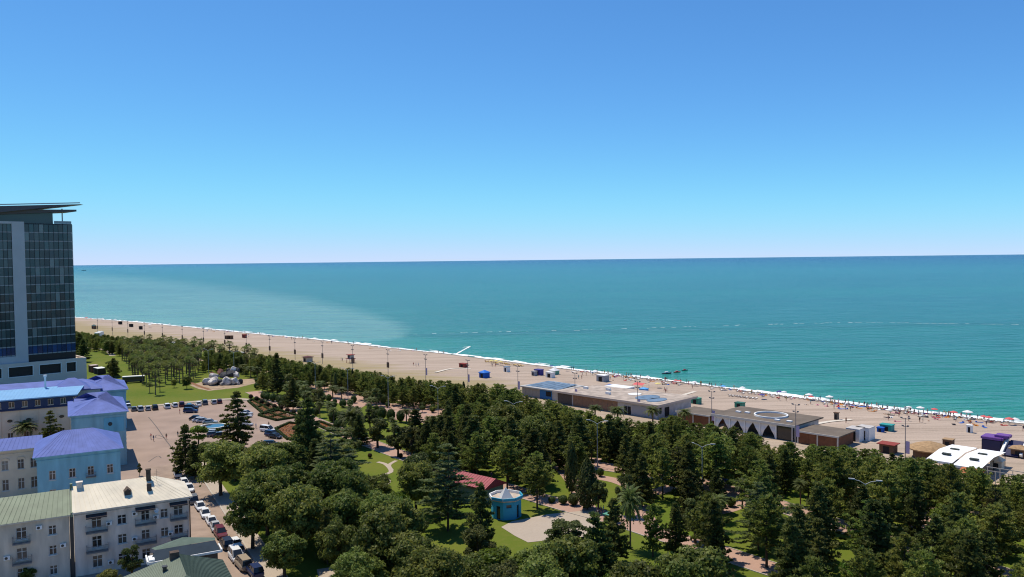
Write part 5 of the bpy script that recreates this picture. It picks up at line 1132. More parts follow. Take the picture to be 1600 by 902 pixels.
boxhut('beach_tent', 'light blue tent beside the white open-sided bar', 'tent', 953, 610, 3.0, 2.6, 1.5, LBLUE, TBLUE, peak=.8); boxhut('beach_tent', 'light blue tent under the red canopy', 'tent', 1006, 615, 2.6, 2.2, 1.7, LBLUE, LBLUE, peak=.5)
boxhut('green_container', 'green and white container beside the long pale pavilion', 'container', 1088, 631, 2.8, 2.2, 1.9, GRN, GRN, group='green beach containers'); boxhut('green_container', 'green container behind the curtained pavilion', 'container', 1156, 637, 2.8, 2.0, 1.6, GRN, mat('green_dark', (.03, .13, .09), .6, .3), group='green beach containers')
boxhut('market_stall', 'teal stall on the sand beyond the white containers', 'stall', 1386, 673, 3.2, 2.4, 1.7, TEALM, TEALM); boxhut('market_stall', 'small blue counter beside the teal stall', 'stall', 1376, 675, 1.6, 1.4, 1.2, TBLUE, TBLUE)
boxhut('changing_cabin', 'white changing cabin standing alone near the sunbathers', 'cabin', 1515, 676, 1.3, 1.2, 2.0, WHITE, WHITE); boxhut('changing_cabin', 'dark framed changing cabin on sand behind the wooden annexe', 'cabin', 1307, 656, 1.2, .9, 2.1, mat('cabin_frame', (.16, .13, .10), .8, .2), BRNW)
boxhut('timber_hut', 'brown timber hut behind the thatched bar', 'hut', 1482, 700, 2.2, 2.2, 2.2, BRNW, mat('sandy_roof', (.36, .24, .14), .9, .1)); boxhut('kiosk', 'kiosk with a flat rusty red roof by the seaside trees', 'kiosk', 1388, 707, 3.4, 3.0, 2.2, BRNW, RUST, over=.5)
boxhut('beach_kiosk', 'dark-roofed hut among the pines left of the lifeguard tower', 'kiosk', 481, 565, 3.6, 3.4, 2.2, mat('cream_hut', (.5, .42, .34), .8, .2), mat('maroon_roof', (.10, .04, .04), .8, .2), over=.5, peak=.6)
boxhut('beach_kiosk', 'low rusty red hut on the sand, seaward of the pine belt', 'kiosk', 724, 574, 3.6, 2.2, 1.7, RUST, RUST)
for i, (px, py, w) in enumerate(((147, 514, 5.0), (188, 507, 3.8), (205, 511, 3.8), (220, 515, 2.2), (355, 530, 2.4), (361, 530, 2.4), (382, 528, 3.0))):
    boxhut('beach_booth', ['brown booth with a winged roof on the far beach', 'dark booth nearest the water on the far beach', 'dark booth second from the water on the far beach', 'small dark booth leaning on the far beach', 'dark box board, left of a pair on the far sand', 'dark box board, right of a pair on the far sand', 'low red booth beside the pair of box boards'][i], 'booth', px, py, w, 2.0, 2.2, [BRNW, DK, DK, DK, BRNW, BRNW, RUST][i], [mat('teal_dark', (.05, .10, .10), .8, .2), DK, DK, DK, BRNW, BRNW, RUST][i], over=.1, peak=[1.2, 0, 0, .4, 0, 0, 0][i])
# open-sided white bar, red canopy
ob = thing('open_bar', 'white flat-roofed open-sided bar on the sand behind the long pavilion', 'bar', G(969, 618, .1), SA); b = MB(); b.box(-5.2, 4.4, -3, 3, 2.9, 3.3); b.build('roof', WHITE, ob); b = MB(); b.box(3.2, 4.3, -2.9, 2.9, 0, 2.895); b.build('wall', PALEW, ob); b = MB(); b.box(-4.5, 3, -1, -.4, 0, 1.1); b.build('counter', DK, ob)
for x in (-5, -2.5, 0): b = MB(); b.tube((x, -2.8, 0), (x, -2.8, 2.9), .09); b.build('post', WHITE, ob)
rc_ = thing('beach_canopy', 'red canopy on posts above the light blue tent', 'canopy', G(1001, 611, .1), SA); b = MB(); b.poly([(-2.4, -2.2, 2.5), (2.4, -2.2, 2.5), (2.0, 0, 3.1), (-2.0, 0, 3.1)]); b.poly([(-2.0, 0, 3.1), (2.0, 0, 3.1), (2.4, 2.2, 2.5), (-2.4, 2.2, 2.5)]); b.build('fabric', TRED, rc_)
for x in (-2.3, 2.3):
    for y in (-2.1, 2.1): b = MB(); b.tube((x, y, 0), (x, y, 2.5), .05); b.build('post', STEEL, rc_)
# lifeguard tower
lg = thing('lifeguard_tower', 'dark red lifeguard tower on stilts with a small cabin', 'lifeguard tower', G(548, 567, .1), SA)
for x in (-1.3, 1.3):
    for y in (-1.3, 1.3): b = MB(); b.tube((x * 1.1, y * 1.1, 0), (x, y, 2.0), .12); b.build('leg', RUST, lg)
b = MB(); b.box(-1.8, 1.8, -1.8, 1.8, 2.0, 2.2); b.build('platform', RUST, lg); b = MB(); b.box(-1.2, 1.2, -1.0, 1.2, 2.203, 3.9); b.build('cabin', PALEW, lg); b = MB(); b.box(-1.7, 1.7, -1.6, 1.6, 3.903, 4.1); b.build('roof', RUST, lg); b = MB(); b.box(-.5, .5, -1.05, -1.004, 2.5, 3.7); b.build('window', DK, lg); b = MB(); b.box(1.85, 2.3, -.4, .4, 0, 2.1); b.build('ladder', RUST, lg)
# thatched bar, white canopies, inflatable slide
tb = thing('thatched_bar', 'round-cornered bar with a tan thatched roof at the seaside edge of the pines', 'beach bar', G(1453, 715, .1), SA); b = MB(); b.lathe([(3.8, 0), (3.8, 2.3)], 14); b.build('wall', BRNW, tb)
THATCH = mat('thatch', (.36, .235, .13), .95, .1, .3, 1.5, bump=.8, bscale=6); b = MB(); b.lathe([(5.0, 2.1), (5.1, 2.4), (3.4, 3.2), (1.3, 3.8), (.05, 4.0)], 22); b.build('roof', THATCH, tb)
for i, (t, n, w, d, lb) in enumerate(((-62.5, 196.0, 5.6, 19.0, 'white fabric canopy roof with square vents, nearest the thatched bar'), (-56.4, 194.5, 5.6, 20.0, 'white fabric canopy roof with square vents, beside the timber frames'))):
    cnp = beach_thing('canopy_roof', lb, 'canopy', t, n, 'white canopy roofs'); b = MB(); b.poly([(0, 0, 3.2), (w, 0, 3.2), (w, d / 2, 3.9), (0, d / 2, 3.9)]); b.poly([(0, d / 2, 3.9), (w, d / 2, 3.9), (w, d, 3.3), (0, d, 3.3)]); b.box(0, w, -.15, -.01, 2.7, 3.25); b.build('fabric', mat('bright_canopy', (.82, .82, .82), .8, .2), cnp)
    for y in (d * .28, d * .6): b = MB(); b.box(w / 2 - .9, w / 2 + .9, y - .5, y + .5, 3.75, 4.05); b.build('vent', mat('vent_dark', (.05, .06, .05), .8, .2), cnp)
    for y in (.2, d / 2, d - .2):
        for x in (.1, w - .1): b = MB(); b.tube((x, y, 0), (x, y, 3.25), .09); b.build('post', DK, cnp)
pg = beach_thing('pergola_frame', 'open timber frame with an orange awning beside the white canopies', 'pergola', -50, 193)
for x in (0, 2.4, 4.8, 7.2):
    for y in (0, 3.5): b = MB(); b.tube((x, y, 0), (x, y, 3.4), .1); b.build('post', mat('pale_timber', (.5, .44, .38), .8, .2), pg)
for y in (0, 3.5): b = MB(); b.box(-.2, 7.4, y - .06, y + .06, 3.4, 3.55); b.build('beam', mat('pale_timber', (.5, .44, .38)), pg)
b = MB(); b.poly([(-4.4, -2.2, 2.6), (.2, -2.2, 2.6), (.2, 1.2, 3.2), (-4.4, 1.2, 3.2)]); b.poly([(-4.4, 1.2, 3.15), (.2, 1.2, 3.15), (.2, -2.2, 2.55), (-4.4, -2.2, 2.55)]); b.build('awning', mat('orange_awning', (.42, .14, .06), .8, .2), pg)
boxhut('garden_tent', 'cream pyramid tent beside the timber frame', 'tent', 1558, 732, 2.4, 2.4, 1.8, mat('cream_tent', (.6, .54, .42), .8, .2), mat('cream_tent', (.6, .54, .42)), peak=1.2, over=.25)
PURP = mat('inflatable_purple', (.16, .06, .26), .5, .4); NVY = mat('inflatable_navy', (.02, .02, .07), .5, .4); IRED = mat('inflatable_red', (.50, .03, .04), .5, .4)
sl = thing('inflatable_slide', 'big purple, navy and red inflatable slide with white ramp sides', 'inflatable slide', G(1573, 710, .1), SA)
def cushion(x0, x1, y0, y1, z0, z1, m, name, rot=0.0):
    bm = bmesh.new(); bmesh.ops.create_cube(bm, size=1); bmesh.ops.bevel(bm, geom=bm.edges[:], offset=.07, segments=2, affect='EDGES'); me = bpy.data.meshes.new(name); bm.to_mesh(me); bm.free(); me.materials.append(m)
    o = link(name, me, sl, ((x0 + x1) / 2, (y0 + y1) / 2, (z0 + z1) / 2)); o.scale = (x1 - x0, y1 - y0, z1 - z0); o.rotation_euler = (rot, 0, 0); return o
sl.scale = (.95, .95, .72)
cushion(-6, -1.2, 0, 5, 0, 4.4, NVY, 'tower'); cushion(-6.2, -1.0, -.2, 5.2, 4.3, 5.2, PURP, 'tower_top'); cushion(-3.2, .2, 1, 4.6, 5.0, 6.0, PURP, 'crest'); cushion(-.9, -.2, -3.4, 4, 2.2, 3.4, WHITE, 'ramp_side', .55); cushion(-.1, 3.4, -3.2, 4, 1.6, 2.6, NVY, 'ramp', .55); cushion(3.5, 4.2, -3.4, 4, 2.2, 3.4, WHITE, 'ramp_side', .55); cushion(4.4, 8.4, 0, 4, 0, 3.4, IRED, 'side_tower'); cushion(4.2, 8.6, -.2, 4.2, 3.3, 4.1, WHITE, 'side_top')
boxhut('thatched_kiosk', 'small tan-roofed kiosk in front of the inflatable slide', 'kiosk', 1594, 714, 3.4, 3.0, 2.0, BRNW, THATCH, peak=.8, over=.5)
# park stall with blue canopy, benches
boxhut('park_stall', 'bright blue canopied stall on the pink promenade', 'stall', 1124, 761, 2.2, 1.8, 1.5, mat('stall_body', (.15, .12, .1), .8, .2), TBLUE, peak=.5, over=.45)
boxhut('park_stall', 'green and red parasol cart on the pavilion terrace', 'stall', 955, 815, 1.8, 1.4, 1.3, mat('stall_red', (.4, .1, .08), .8, .2), GRN, peak=.5, over=.35)
boxhut('service_hut', 'white-roofed service hut beyond the hotel podium', 'hut', 156, 584, 6, 3.4, 2.6, mat('dark_hut', (.05, .045, .045), .8, .2), WHITE); boxhut('service_hut', 'reddish service hut beside the white-roofed one', 'hut', 146, 581, 4, 3, 3, mat('brick_hut', (.22, .10, .07), .9, .1), mat('hut_roof_pink', (.5, .4, .35), .9, .1))
for i, (px, py) in enumerate(((153, 527), (206, 538), (250, 541), (270, 543), (157, 525), (375, 560))): boxhut('white_hut', f'small white hut half hidden by the far pines, {ordn(i)} from the hotel', 'hut', px, py, 4.5, 3, 3.0, WHITE, WHITE, group='huts among the far pines', door=False)

# ------------------------------------------------------------------ boats and wake
SB = mat('hull_dark', (.03, .04, .05), .4, .5)
def boat(label, px, py, L, m, cat='boat', canopy=False):
    p = G(px, py, SEA_Z); t_ = thing('small_boat', label, cat, p, .3); h = MB(); k = 6; secs = [(-.5, .8, .5), (-.3, 1, .48), (0, 1, .5), (.3, .75, .58), (.5, .05, .8)]
    for f, w, z in secs: h.v += [(f * L, -w * L * .17, z * L * .16), (f * L * .96, -w * L * .10, -.15), (f * L * .96, w * L * .10, -.15), (f * L, w * L * .17, z * L * .16)]
    for i in range(4):
        for j in range(3): h.f.append((i * 4 + j, i * 4 + j + 1, i * 4 + j + 5, i * 4 + j + 4)); h.m.append(0)
        h.f.append((i * 4 + 3, i * 4, i * 4 + 4, i * 4 + 7)); h.m.append(0)
    h.f.append((3, 2, 1, 0)); h.m.append(0); h.build('hull', m, t_)
    c = MB(); c.box(-.2 * L, .12 * L, -.1 * L, .1 * L, .09 * L, .2 * L); c.build('cabin', WHITE if not canopy else TRED, t_); return t_
boat('dark paddling raft close to the shore', 1042, 584, 4.5, SB, canopy=False); boat('small boat in the middle of the three near the shore', 1058, 582, 3.4, RUST, canopy=True); boat('small red-topped boat farthest out of the three', 1070, 579, 3.0, SB, canopy=True); boat('tiny ship far out beside the hotel tower', 131, 423, 36, SB, 'ship')
wk = MB(); a, b2 = G(713, 553, SEA_Z + .05), G(735, 541, SEA_Z + .05); c2 = G(723, 543, SEA_Z + .05)
for P, Q, w in ((a, b2, 1.4), (b2, c2, .8)):
    n = 14; d = (Q - P).normalized(); nr = Vector((-d.y, d.x, 0))
    for k in range(n):
        u = P.lerp(Q, k / n); v = P.lerp(Q, (k + .9) / n); e = RND.uniform(.5, 1.2) * w; wk.poly([u - nr * e * .5, v - nr * e * .5, v + nr * e * .5, u + nr * e * .5])
tag(wk.build('boat_wake', FOAM), 'white hooked wake left on the water close to the beach', 'wake', kind='stuff')

# ------------------------------------------------------------------ people, sunbeds, parasols
def person_mesh(pose):
    """one continuous skinned body; pelvis is the root"""
    J = {'pelvis': (0, 0, .95, .13, .10), 'waist': (0, 0, 1.08, .125, .09), 'chest': (0, 0, 1.30, .16, .11), 'neck': (0, 0, 1.48, .055, .055), 'head0': (0, .01, 1.58, .085, .095), 'head1': (0, .015, 1.70, .08, .09), 'crown': (0, 0, 1.76, .04, .045)}
    st = {'stand': .0, 'walk': .22}.get(pose, 0.0)
    for s, n in ((-1, 'l'), (1, 'r')):
        J['hip' + n] = (s * .09, 0, .90, .085, .09); J['knee' + n] = (s * .10, s * st * .6 + .02, .50, .058, .06); J['ank' + n] = (s * .10, s * st - .03, .09, .04, .042); J['toe' + n] = (s * .11, s * st + .13, .03, .035, .025)
        J['sho' + n] = (s * .19, 0, 1.40, .06, .06); J['elb' + n] = (s * .25, -s * st * .5 - .02, 1.13, .042, .042); J['wri' + n] = (s * .25, -s * st * .9 + .06, .89, .03, .03); J['han' + n] = (s * .25, -s * st * .95 + .09, .80, .038, .025)
    E = [('pelvis', 'waist'), ('waist', 'chest'), ('chest', 'neck'), ('neck', 'head0'), ('head0', 'head1'), ('head1', 'crown')]
    for n in 'lr': E += [('pelvis', 'hip' + n), ('hip' + n, 'knee' + n), ('knee' + n, 'ank' + n), ('ank' + n, 'toe' + n), ('chest', 'sho' + n), ('sho' + n, 'elb' + n), ('elb' + n, 'wri' + n), ('wri' + n, 'han' + n)]
    ks = list(J); me = bpy.data.meshes.new('body'); me.from_pydata([J[k][:3] for k in ks], [(ks.index(a), ks.index(b)) for a, b in E], []); o = bpy.data.objects.new('tmp', me); C.objects.link(o)
    md = o.modifiers.new('skin', 'SKIN'); o.modifiers.new('sub', 'SUBSURF').levels = 1
    for i, k in enumerate(ks): me.skin_vertices[0].data[i].radius = J[k][3:]; me.skin_vertices[0].data[i].use_root = (k == 'pelvis')
    dg = bpy.context.evaluated_depsgraph_get(); dg.update(); out = bpy.data.meshes.new_from_object(o.evaluated_get(dg)); bpy.data.objects.remove(o); return out
SKIN = mat('skin', (.42, .24, .16), .6, .3); HAIR = mat('hair_dark', (.03, .02, .015), .7, .3)
CLO = {'red': (.5, .04, .05), 'white': (.7, .7, .68), 'navy': (.03, .04, .12), 'black': (.02, .02, .02), 'teal': (.05, .30, .34), 'yellow': (.6, .45, .08)}
PM = {}
base = {p: person_mesh(p) for p in ('stand', 'walk')}
def person(pose, top, low, x, y, z, rz, h=1.0, lying=False):
    key = (pose, top, low)
    if key not in PM:
        me = base[pose].copy(); 
        for m in (SKIN, HAIR, mat('cloth_' + top, CLO[top], .9, .1) if top != 'bare' else SKIN, mat('cloth_' + low, CLO[low], .9, .1)): me.materials.append(m)
        for f in me.polygons:
            c = f.center; zz = c.z; f.material_index = 1 if (zz > 1.66 or (zz > 1.56 and c.y < -.02)) else 2 if (1.0 < zz < 1.44 and abs(c.x) < .24) else 3 if .72 < zz <= 1.0 and abs(c.x) < .2 else 0
        me.name = 'person'; PM[key] = smooth(me)
    o = link('person', PM[key], None, (x, y, z), rz); o.scale = (h, h, h)
    if lying: o.rotation_euler = (-math.pi / 2, 0, rz); o.location.z = z + .14
    tag(o, None, 'person', 'people on the beach'); PEOPLE.append((o, pose if not lying else 'lie', top, low)); return o
PEOPLE = []
def beach_z(t, n):
    cs = beach_cols(t)
    for (a, za), (b, zb) in zip(cs, cs[1:]):
        if a <= n <= b: return za + (zb - za) * (n - a) / (b - a)
    return 0.0
tops = ['bare', 'bare', 'white', 'black', 'red', 'navy', 'teal', 'yellow']; lows = ['navy', 'black', 'red', 'teal', 'black', 'white']
def pnear(px, py, pose='stand'):
    q = G(px, py); t, n = tn(q); person(pose, RND.choice(tops), RND.choice(lows), q.x, q.y, beach_z(t, n), RND.uniform(0, 6.28), RND.uniform(.93, 1.05))
for px, py in ((904, 593), (909, 593), (900, 593), (916, 588), (1038, 612), (1042, 613), (1040, 615), (1224, 664), (1322, 662), (1388, 658), (1420, 659), (1437, 661), (1442, 662), (1356, 636), (1362, 636), (1375, 640), (1379, 640), (1386, 640), (1370, 632), (1350, 634), (1475, 645), (1478, 648), (1494, 660), (1516, 664), (1599, 675), (646, 572), (650, 573), (654, 573), (535, 565), (533, 564), (769, 574), (774, 574), (775, 571), (994, 586), (1094, 603), (957, 582), (1175, 616), (1146, 605), (1174, 617), (1300, 632), (1305, 633), (1148, 606)): pnear(px, py, RND.choice(('stand', 'walk')))
for k in range(190):
    t = RND.choice((RND.gauss(-205, 16), RND.gauss(-92, 10)) + (RND.uniform(-600, -330), RND.gauss(-80, 9), RND.gauss(-112, 7), RND.uniform(-250, -62), RND.uniform(-230, -62))); n = nshore(t) - RND.choice((RND.uniform(.5, 4), RND.uniform(3, 18))); q = TN(t, n); ly = RND.random() < .3
    person(RND.choice(('stand', 'walk')), RND.choice(tops), RND.choice(lows), q.x, q.y, beach_z(t, n), RND.uniform(0, 6.28), RND.uniform(.9, 1.05), ly)
for px, py, po in ((934, 805, 'stand'), (939, 804, 'walk'), (943, 804, 'stand'), (236, 687, 'walk'), (240, 690, 'stand'), (260, 687, 'stand'), (281, 647, 'stand'), (278, 683, 'stand'), (768, 749, 'walk'), (277, 722, 'stand'), (275, 710, 'walk'), (400, 670, 'stand'), (408, 672, 'stand'), (420, 668, 'stand'), (1050, 834, 'walk')):
    q = G(px, py); o = person(po, RND.choice(tops[2:]), RND.choice(lows), q.x, q.y, .05, RND.uniform(0, 6.28)); o['group'] = 'people in the park and square'
lm = MB(); lm.box(-.95, .35, -.33, .33, .28, .34); lm.poly([(.35, -.33, .31), (1.0, -.33, .72), (1.0, .33, .72), (.35, .33, .31)]); lm.poly([(.35, .33, .27), (1.0, .33, .68), (1.0, -.33, .68), (.35, -.33, .27)])
for x in (-.8, .25):
    for y in (-.28, .28): lm.box(x - .03, x + .03, y - .03, y + .03, 0, .279)
LOUN = {c: lm.mesh('sun_lounger', [mat('lounger_' + c, v, .7, .2)]) for c, v in {'white': (.78, .78, .77), 'yellow': (.62, .42, .10), 'red': (.5, .09, .08)}.items()}
BEDS = []
def lounger(t, n, col, rz=None):
    q = TN(t, n, beach_z(t, n)); o = tag(link('sun_lounger', LOUN[col], None, q, (math.radians(225) + RND.uniform(-.1, .1)) if rz is None else rz), None, 'sun lounger', 'sun loungers'); o.scale = (1.1, 1.1, 1.1); BEDS.append((o, col))
t = -64.0
while t > -235:
    if RND.random() < (.62 if t > -170 else .5): lounger(t, nshore(t) - RND.uniform(3.0, 5.5), 'white')
    if RND.random() < .28: lounger(t, nshore(t) - RND.uniform(7, 12), RND.choice(('white', 'white', 'red')))
    t -= 1.6
for k in range(18): lounger(-262 - k * 1.5, nshore(-270) - 11 - RND.uniform(0, 2), 'yellow')
for k in range(10): lounger(-148 + k * 1.1, 258 + RND.uniform(-.3, .3), 'white')
t = -340.0
while t > -620:
    if RND.random() < .35: lounger(t, nshore(t) - RND.uniform(4, 7), 'white')
    t -= 3.2
TOW = {}
for c, v in {'red': (.45, .06, .06), 'blue': (.06, .14, .42), 'pink': (.55, .25, .28), 'white': (.72, .71, .68), 'orange': (.55, .22, .05), 'dark': (.05, .05, .06)}.items():
    tm = MB(); g_ = random.Random(len(c)); 
    for k in range(4): tm.poly([(-.9 + .45 * k, -.42, .03 + g_.uniform(0, .05)), (-.45 + .45 * k, -.42, .03 + g_.uniform(0, .05)), (-.45 + .45 * k, .42, .03 + g_.uniform(0, .05)), (-.9 + .45 * k, .42, .03 + g_.uniform(0, .05))])
    tm.box(.55, .9, -.2, .2, .06, .32); TOW[c] = tm.mesh('beach_towel', [mat('towel_' + c, v, .95, .05)])
TOWELS = []
for k in range(130):
    t = RND.choice((RND.uniform(-620, -340), RND.gauss(-78, 8), RND.gauss(-100, 12), RND.gauss(-112, 7), RND.uniform(-235, -62), RND.gauss(-205, 14))); n = nshore(t) - abs(RND.gauss(0, 7)) - 2.5; c = RND.choice(list(TOW)); q = TN(t, n, beach_z(t, n) + .02)
    o = link('beach_towel', TOW[c], None, q, RND.uniform(0, 6.28)); o.scale = (1.15,) * 3; tag(o, None, 'towel', 'towels and bags on the beach'); TOWELS.append((o, c))
def parasol_mesh(m):
    b = MB(); b.tube((0, 0, 0), (0, 0, 2.3), .03, n=5, m=0); c = MB()
    for k in range(8):
        a0, a1 = math.pi / 4 * k, math.pi / 4 * (k + 1); p = [(1.35 * math.cos(a0), 1.35 * math.sin(a0), 1.95), (1.35 * math.cos(a1), 1.35 * math.sin(a1), 1.95)]
        c.poly([p[0], p[1], (0, 0, 2.45)]); c.poly([(*p[1][:2], 1.95), (*p[0][:2], 1.95), (*[v * .98 for v in p[0][:2]], 1.82), (*[v * .98 for v in p[1][:2]], 1.82)])
    return b.mesh('pole', [STEEL]), c.mesh('canopy', [m])
PARA = {'white': parasol_mesh(CLOTH), 'red': parasol_mesh(TRED), 'yellow': parasol_mesh(YEL), 'blue': parasol_mesh(LBLUE), 'dark blue': parasol_mesh(INDIGO), 'green': parasol_mesh(GRN)}
PARS = []
def parasol(col, q, sc=1.0):
    o = thing('beach_parasol', None, 'parasol', q, RND.uniform(0, 1), 'beach parasols'); o.scale = (sc,) * 3; link('pole', PARA[col][0], o); link('canopy', PARA[col][1], o); PARS.append((o, col))
for col, px, py, sc in (('yellow', 1028, 607, 1.4), ('dark blue', 1191, 625, 1.3), ('dark blue', 1218, 616, 1.3), ('white', 1389, 649, 1.3), ('white', 1264, 624, 1.6), ('red', 1267, 625, 1.2), ('red', 1460, 643, 1.3), ('red', 1490, 651, 1.4), ('white', 1512, 653, 1.8), ('red', 1545, 660, 1.3), ('red', 1577, 664, 1.5), ('white', 1438, 644, 1.5), ('white', 1296, 627, 1.6), ('blue', 1130, 610, 1.3), ('dark blue', 862, 577, 1.2), ('red', 1056, 600, 1.2), ('red', 1062, 601, 1.2), ('white', 1012, 594, 1.3), ('white', 885, 580, 1.2), ('white', 838, 573, 1.2), ('green', 866, 582, 1.2), ('yellow', 775, 570, 1.4), ('yellow', 782, 571, 1.4), ('yellow', 768, 569, 1.3), ('red', 135, 500, 1.6), ('red', 142, 502, 1.5), ('white', 160, 501, 1.5), ('white', 180, 503, 1.6), ('white', 234, 512, 1.8), ('white', 265, 510, 1.4), ('white', 330, 517, 1.4), ('red', 1537, 657, 1.2), ('white', 1586, 663, 1.4), ('white', 1085, 603, 1.3), ('white', 930, 585, 1.3), ('white', 1160, 611, 1.3), ('white', 1225, 617, 1.3), ('white', 1420, 640, 1.2), ('white', 848, 622, 1.6)):
    q = G(px, py); t, n = tn(q); parasol(col, Vector((q.x, q.y, beach_z(t, n) if n > 190 else 0)), sc * .62)

# ------------------------------------------------------------------ planting
def inside(x, y, poly):
    c = False; j = len(poly) - 1
    for i in range(len(poly)):
        if (poly[i][1] > y) != (poly[j][1] > y) and x < (poly[j][0] - poly[i][0]) * (y - poly[i][1]) / (poly[j][1] - poly[i][1]) + poly[i][0]: c = not c
        j = i
    return c
OPEN = [[(198, 640), (340, 627), (400, 640), (420, 690), (345, 694), (330, 690), (312, 660), (272, 664), (268, 700), (276, 735), (240, 748), (205, 748)],
        [(268, 738), (284, 738), (318, 790), (360, 850), (386, 905), (345, 905), (300, 800), (280, 765)], [(198, 604), (300, 604), (330, 612), (420, 605), (444, 616), (380, 626), (198, 638)], [(316, 578), (378, 576), (378, 606), (316, 606)],
        [(386, 628), (402, 622), (520, 655), (510, 664), (455, 658), (425, 655)], [(430, 668), (452, 662), (472, 668), (470, 688), (440, 686)], [(488, 656), (510, 658), (545, 678), (530, 682), (500, 668)],
        [(558, 702), (575, 698), (618, 706), (628, 722), (620, 755), (590, 765), (585, 735), (562, 718)], [(566, 682), (640, 708), (668, 722), (655, 728), (590, 704)], [(590, 634), (690, 630), (690, 655), (600, 652)], [(505, 604), (560, 612), (580, 630), (520, 626)],
        [(768, 766), (814, 766), (814, 812), (772, 814)], [(722, 738), (784, 750), (784, 772), (730, 762)], [(800, 818), (858, 804), (924, 800), (922, 832), (815, 844)], [(818, 782), (868, 778), (880, 800), (818, 806)], [(866, 740), (888, 744), (888, 772), (872, 770)], [(930, 764), (962, 764), (960, 792), (936, 792)],
        [(864, 722), (884, 722), (884, 736), (866, 736)], [(934, 706), (958, 712), (958, 724), (934, 720)], [(922, 720), (940, 722), (940, 744), (924, 742)], [(918, 786), (950, 794), (950, 806), (918, 804)], [(995, 790), (1018, 795), (1015, 822), (998, 815)], [(1016, 828), (1095, 850), (1092, 860), (1020, 840)],
        [(1142, 862), (1210, 884), (1205, 892), (1142, 872)], [(1118, 752), (1165, 762), (1158, 788), (1142, 780)], [(984, 850), (1042, 842), (1034, 888), (990, 880)], [(1436, 792), (1465, 792), (1465, 806), (1440, 806)], [(1308, 846), (1334, 846), (1330, 858), (1308, 856)], [(1222, 768), (1245, 780), (1240, 800), (1225, 790)], [(1402, 824), (1412, 824), (1412, 830), (1402, 830)], [(1580, 870), (1602, 870), (1602, 882), (1582, 880)],
        [(695, 796), (718, 792), (716, 806), (680, 806)], [(664, 822), (712, 818), (704, 846), (670, 846)], [(496, 882), (556, 878), (580, 902), (500, 902)], [(60, 560), (200, 548), (215, 575), (205, 600), (140, 600)],
        [(1085, 768), (1058, 770), (1034, 772), (1060, 782)], [(910, 742), (940, 748), (935, 760), (915, 758)],
        [(1128, 642), (1280, 652), (1278, 690), (1240, 688), (1128, 664)], [(1240, 668), (1352, 668), (1350, 690), (1300, 690)], [(868, 612), (1070, 618), (1060, 646), (1000, 650), (900, 632)], [(822, 598), (900, 592), (880, 618), (840, 612)], [(1432, 698), (1560, 695), (1560, 728), (1500, 730), (1450, 716)], [(1190, 676), (1238, 692), (1225, 698), (1195, 690)], [(1000, 646), (1030, 646), (1030, 660), (1000, 660)], [(1540, 680), (1600, 680), (1600, 722), (1545, 715)], [(1378, 690), (1400, 690), (1400, 704), (1378, 704)]]
OPTS = []
for pl in OPEN:
    xs = [p[0] for p in pl]; ys = [p[1] for p in pl]; 
    yy = min(ys) + 1
    while yy < max(ys):
        xx = min(xs) + 1
        while xx < max(xs):
            if inside(xx, yy, pl): OPTS.append((xx, yy))
            xx += 4
        yy += 3
OPTS = np.array(OPTS)
SKY_X = [0, 125, 200, 300, 400, 500, 600, 700, 800, 830, 870, 900, 960, 1000, 1060, 1130, 1200, 1280, 1345, 1400, 1440, 1520, 1600, 1700]; SKY_Y = [508, 519, 529, 537, 553, 569, 584, 595, 603, 618, 626, 640, 652, 658, 651, 663, 682, 696, 698, 708, 716, 730, 740, 748]
def skyline(px): return float(np.interp(px, SKY_X, SKY_Y))
PLACED = []
def free(x, y, d): return all((x - a) ** 2 + (y - b) ** 2 > ((d + e) / 2) ** 2 for a, b, e in PLACED)
def blocks_view(x, y, h, r, lo=.14):
    bx, by = pix((x, y, 0)); tx, ty = pix((x, y, h)); d = math.hypot(x, y); rw = r * FPX / d; cy = (ty + by + (ty - by) * lo) / 2; rh = (by - ty) * (1 - lo) / 2
    m = ((OPTS[:, 0] - (bx + tx) / 2) / (rw * .88)) ** 2 + ((OPTS[:, 1] - cy) / (rh * .92)) ** 2 < 1
    return int(m.sum())
def fixed(kind, px, py, top, w=None):
    o = T(kind, px, py, top, w if w is None or kind != 'broad' else w * .86); PLACED.append((o.location.x, o.location.y, KIT[kind][2] * o.scale.x * 1.5)); return o
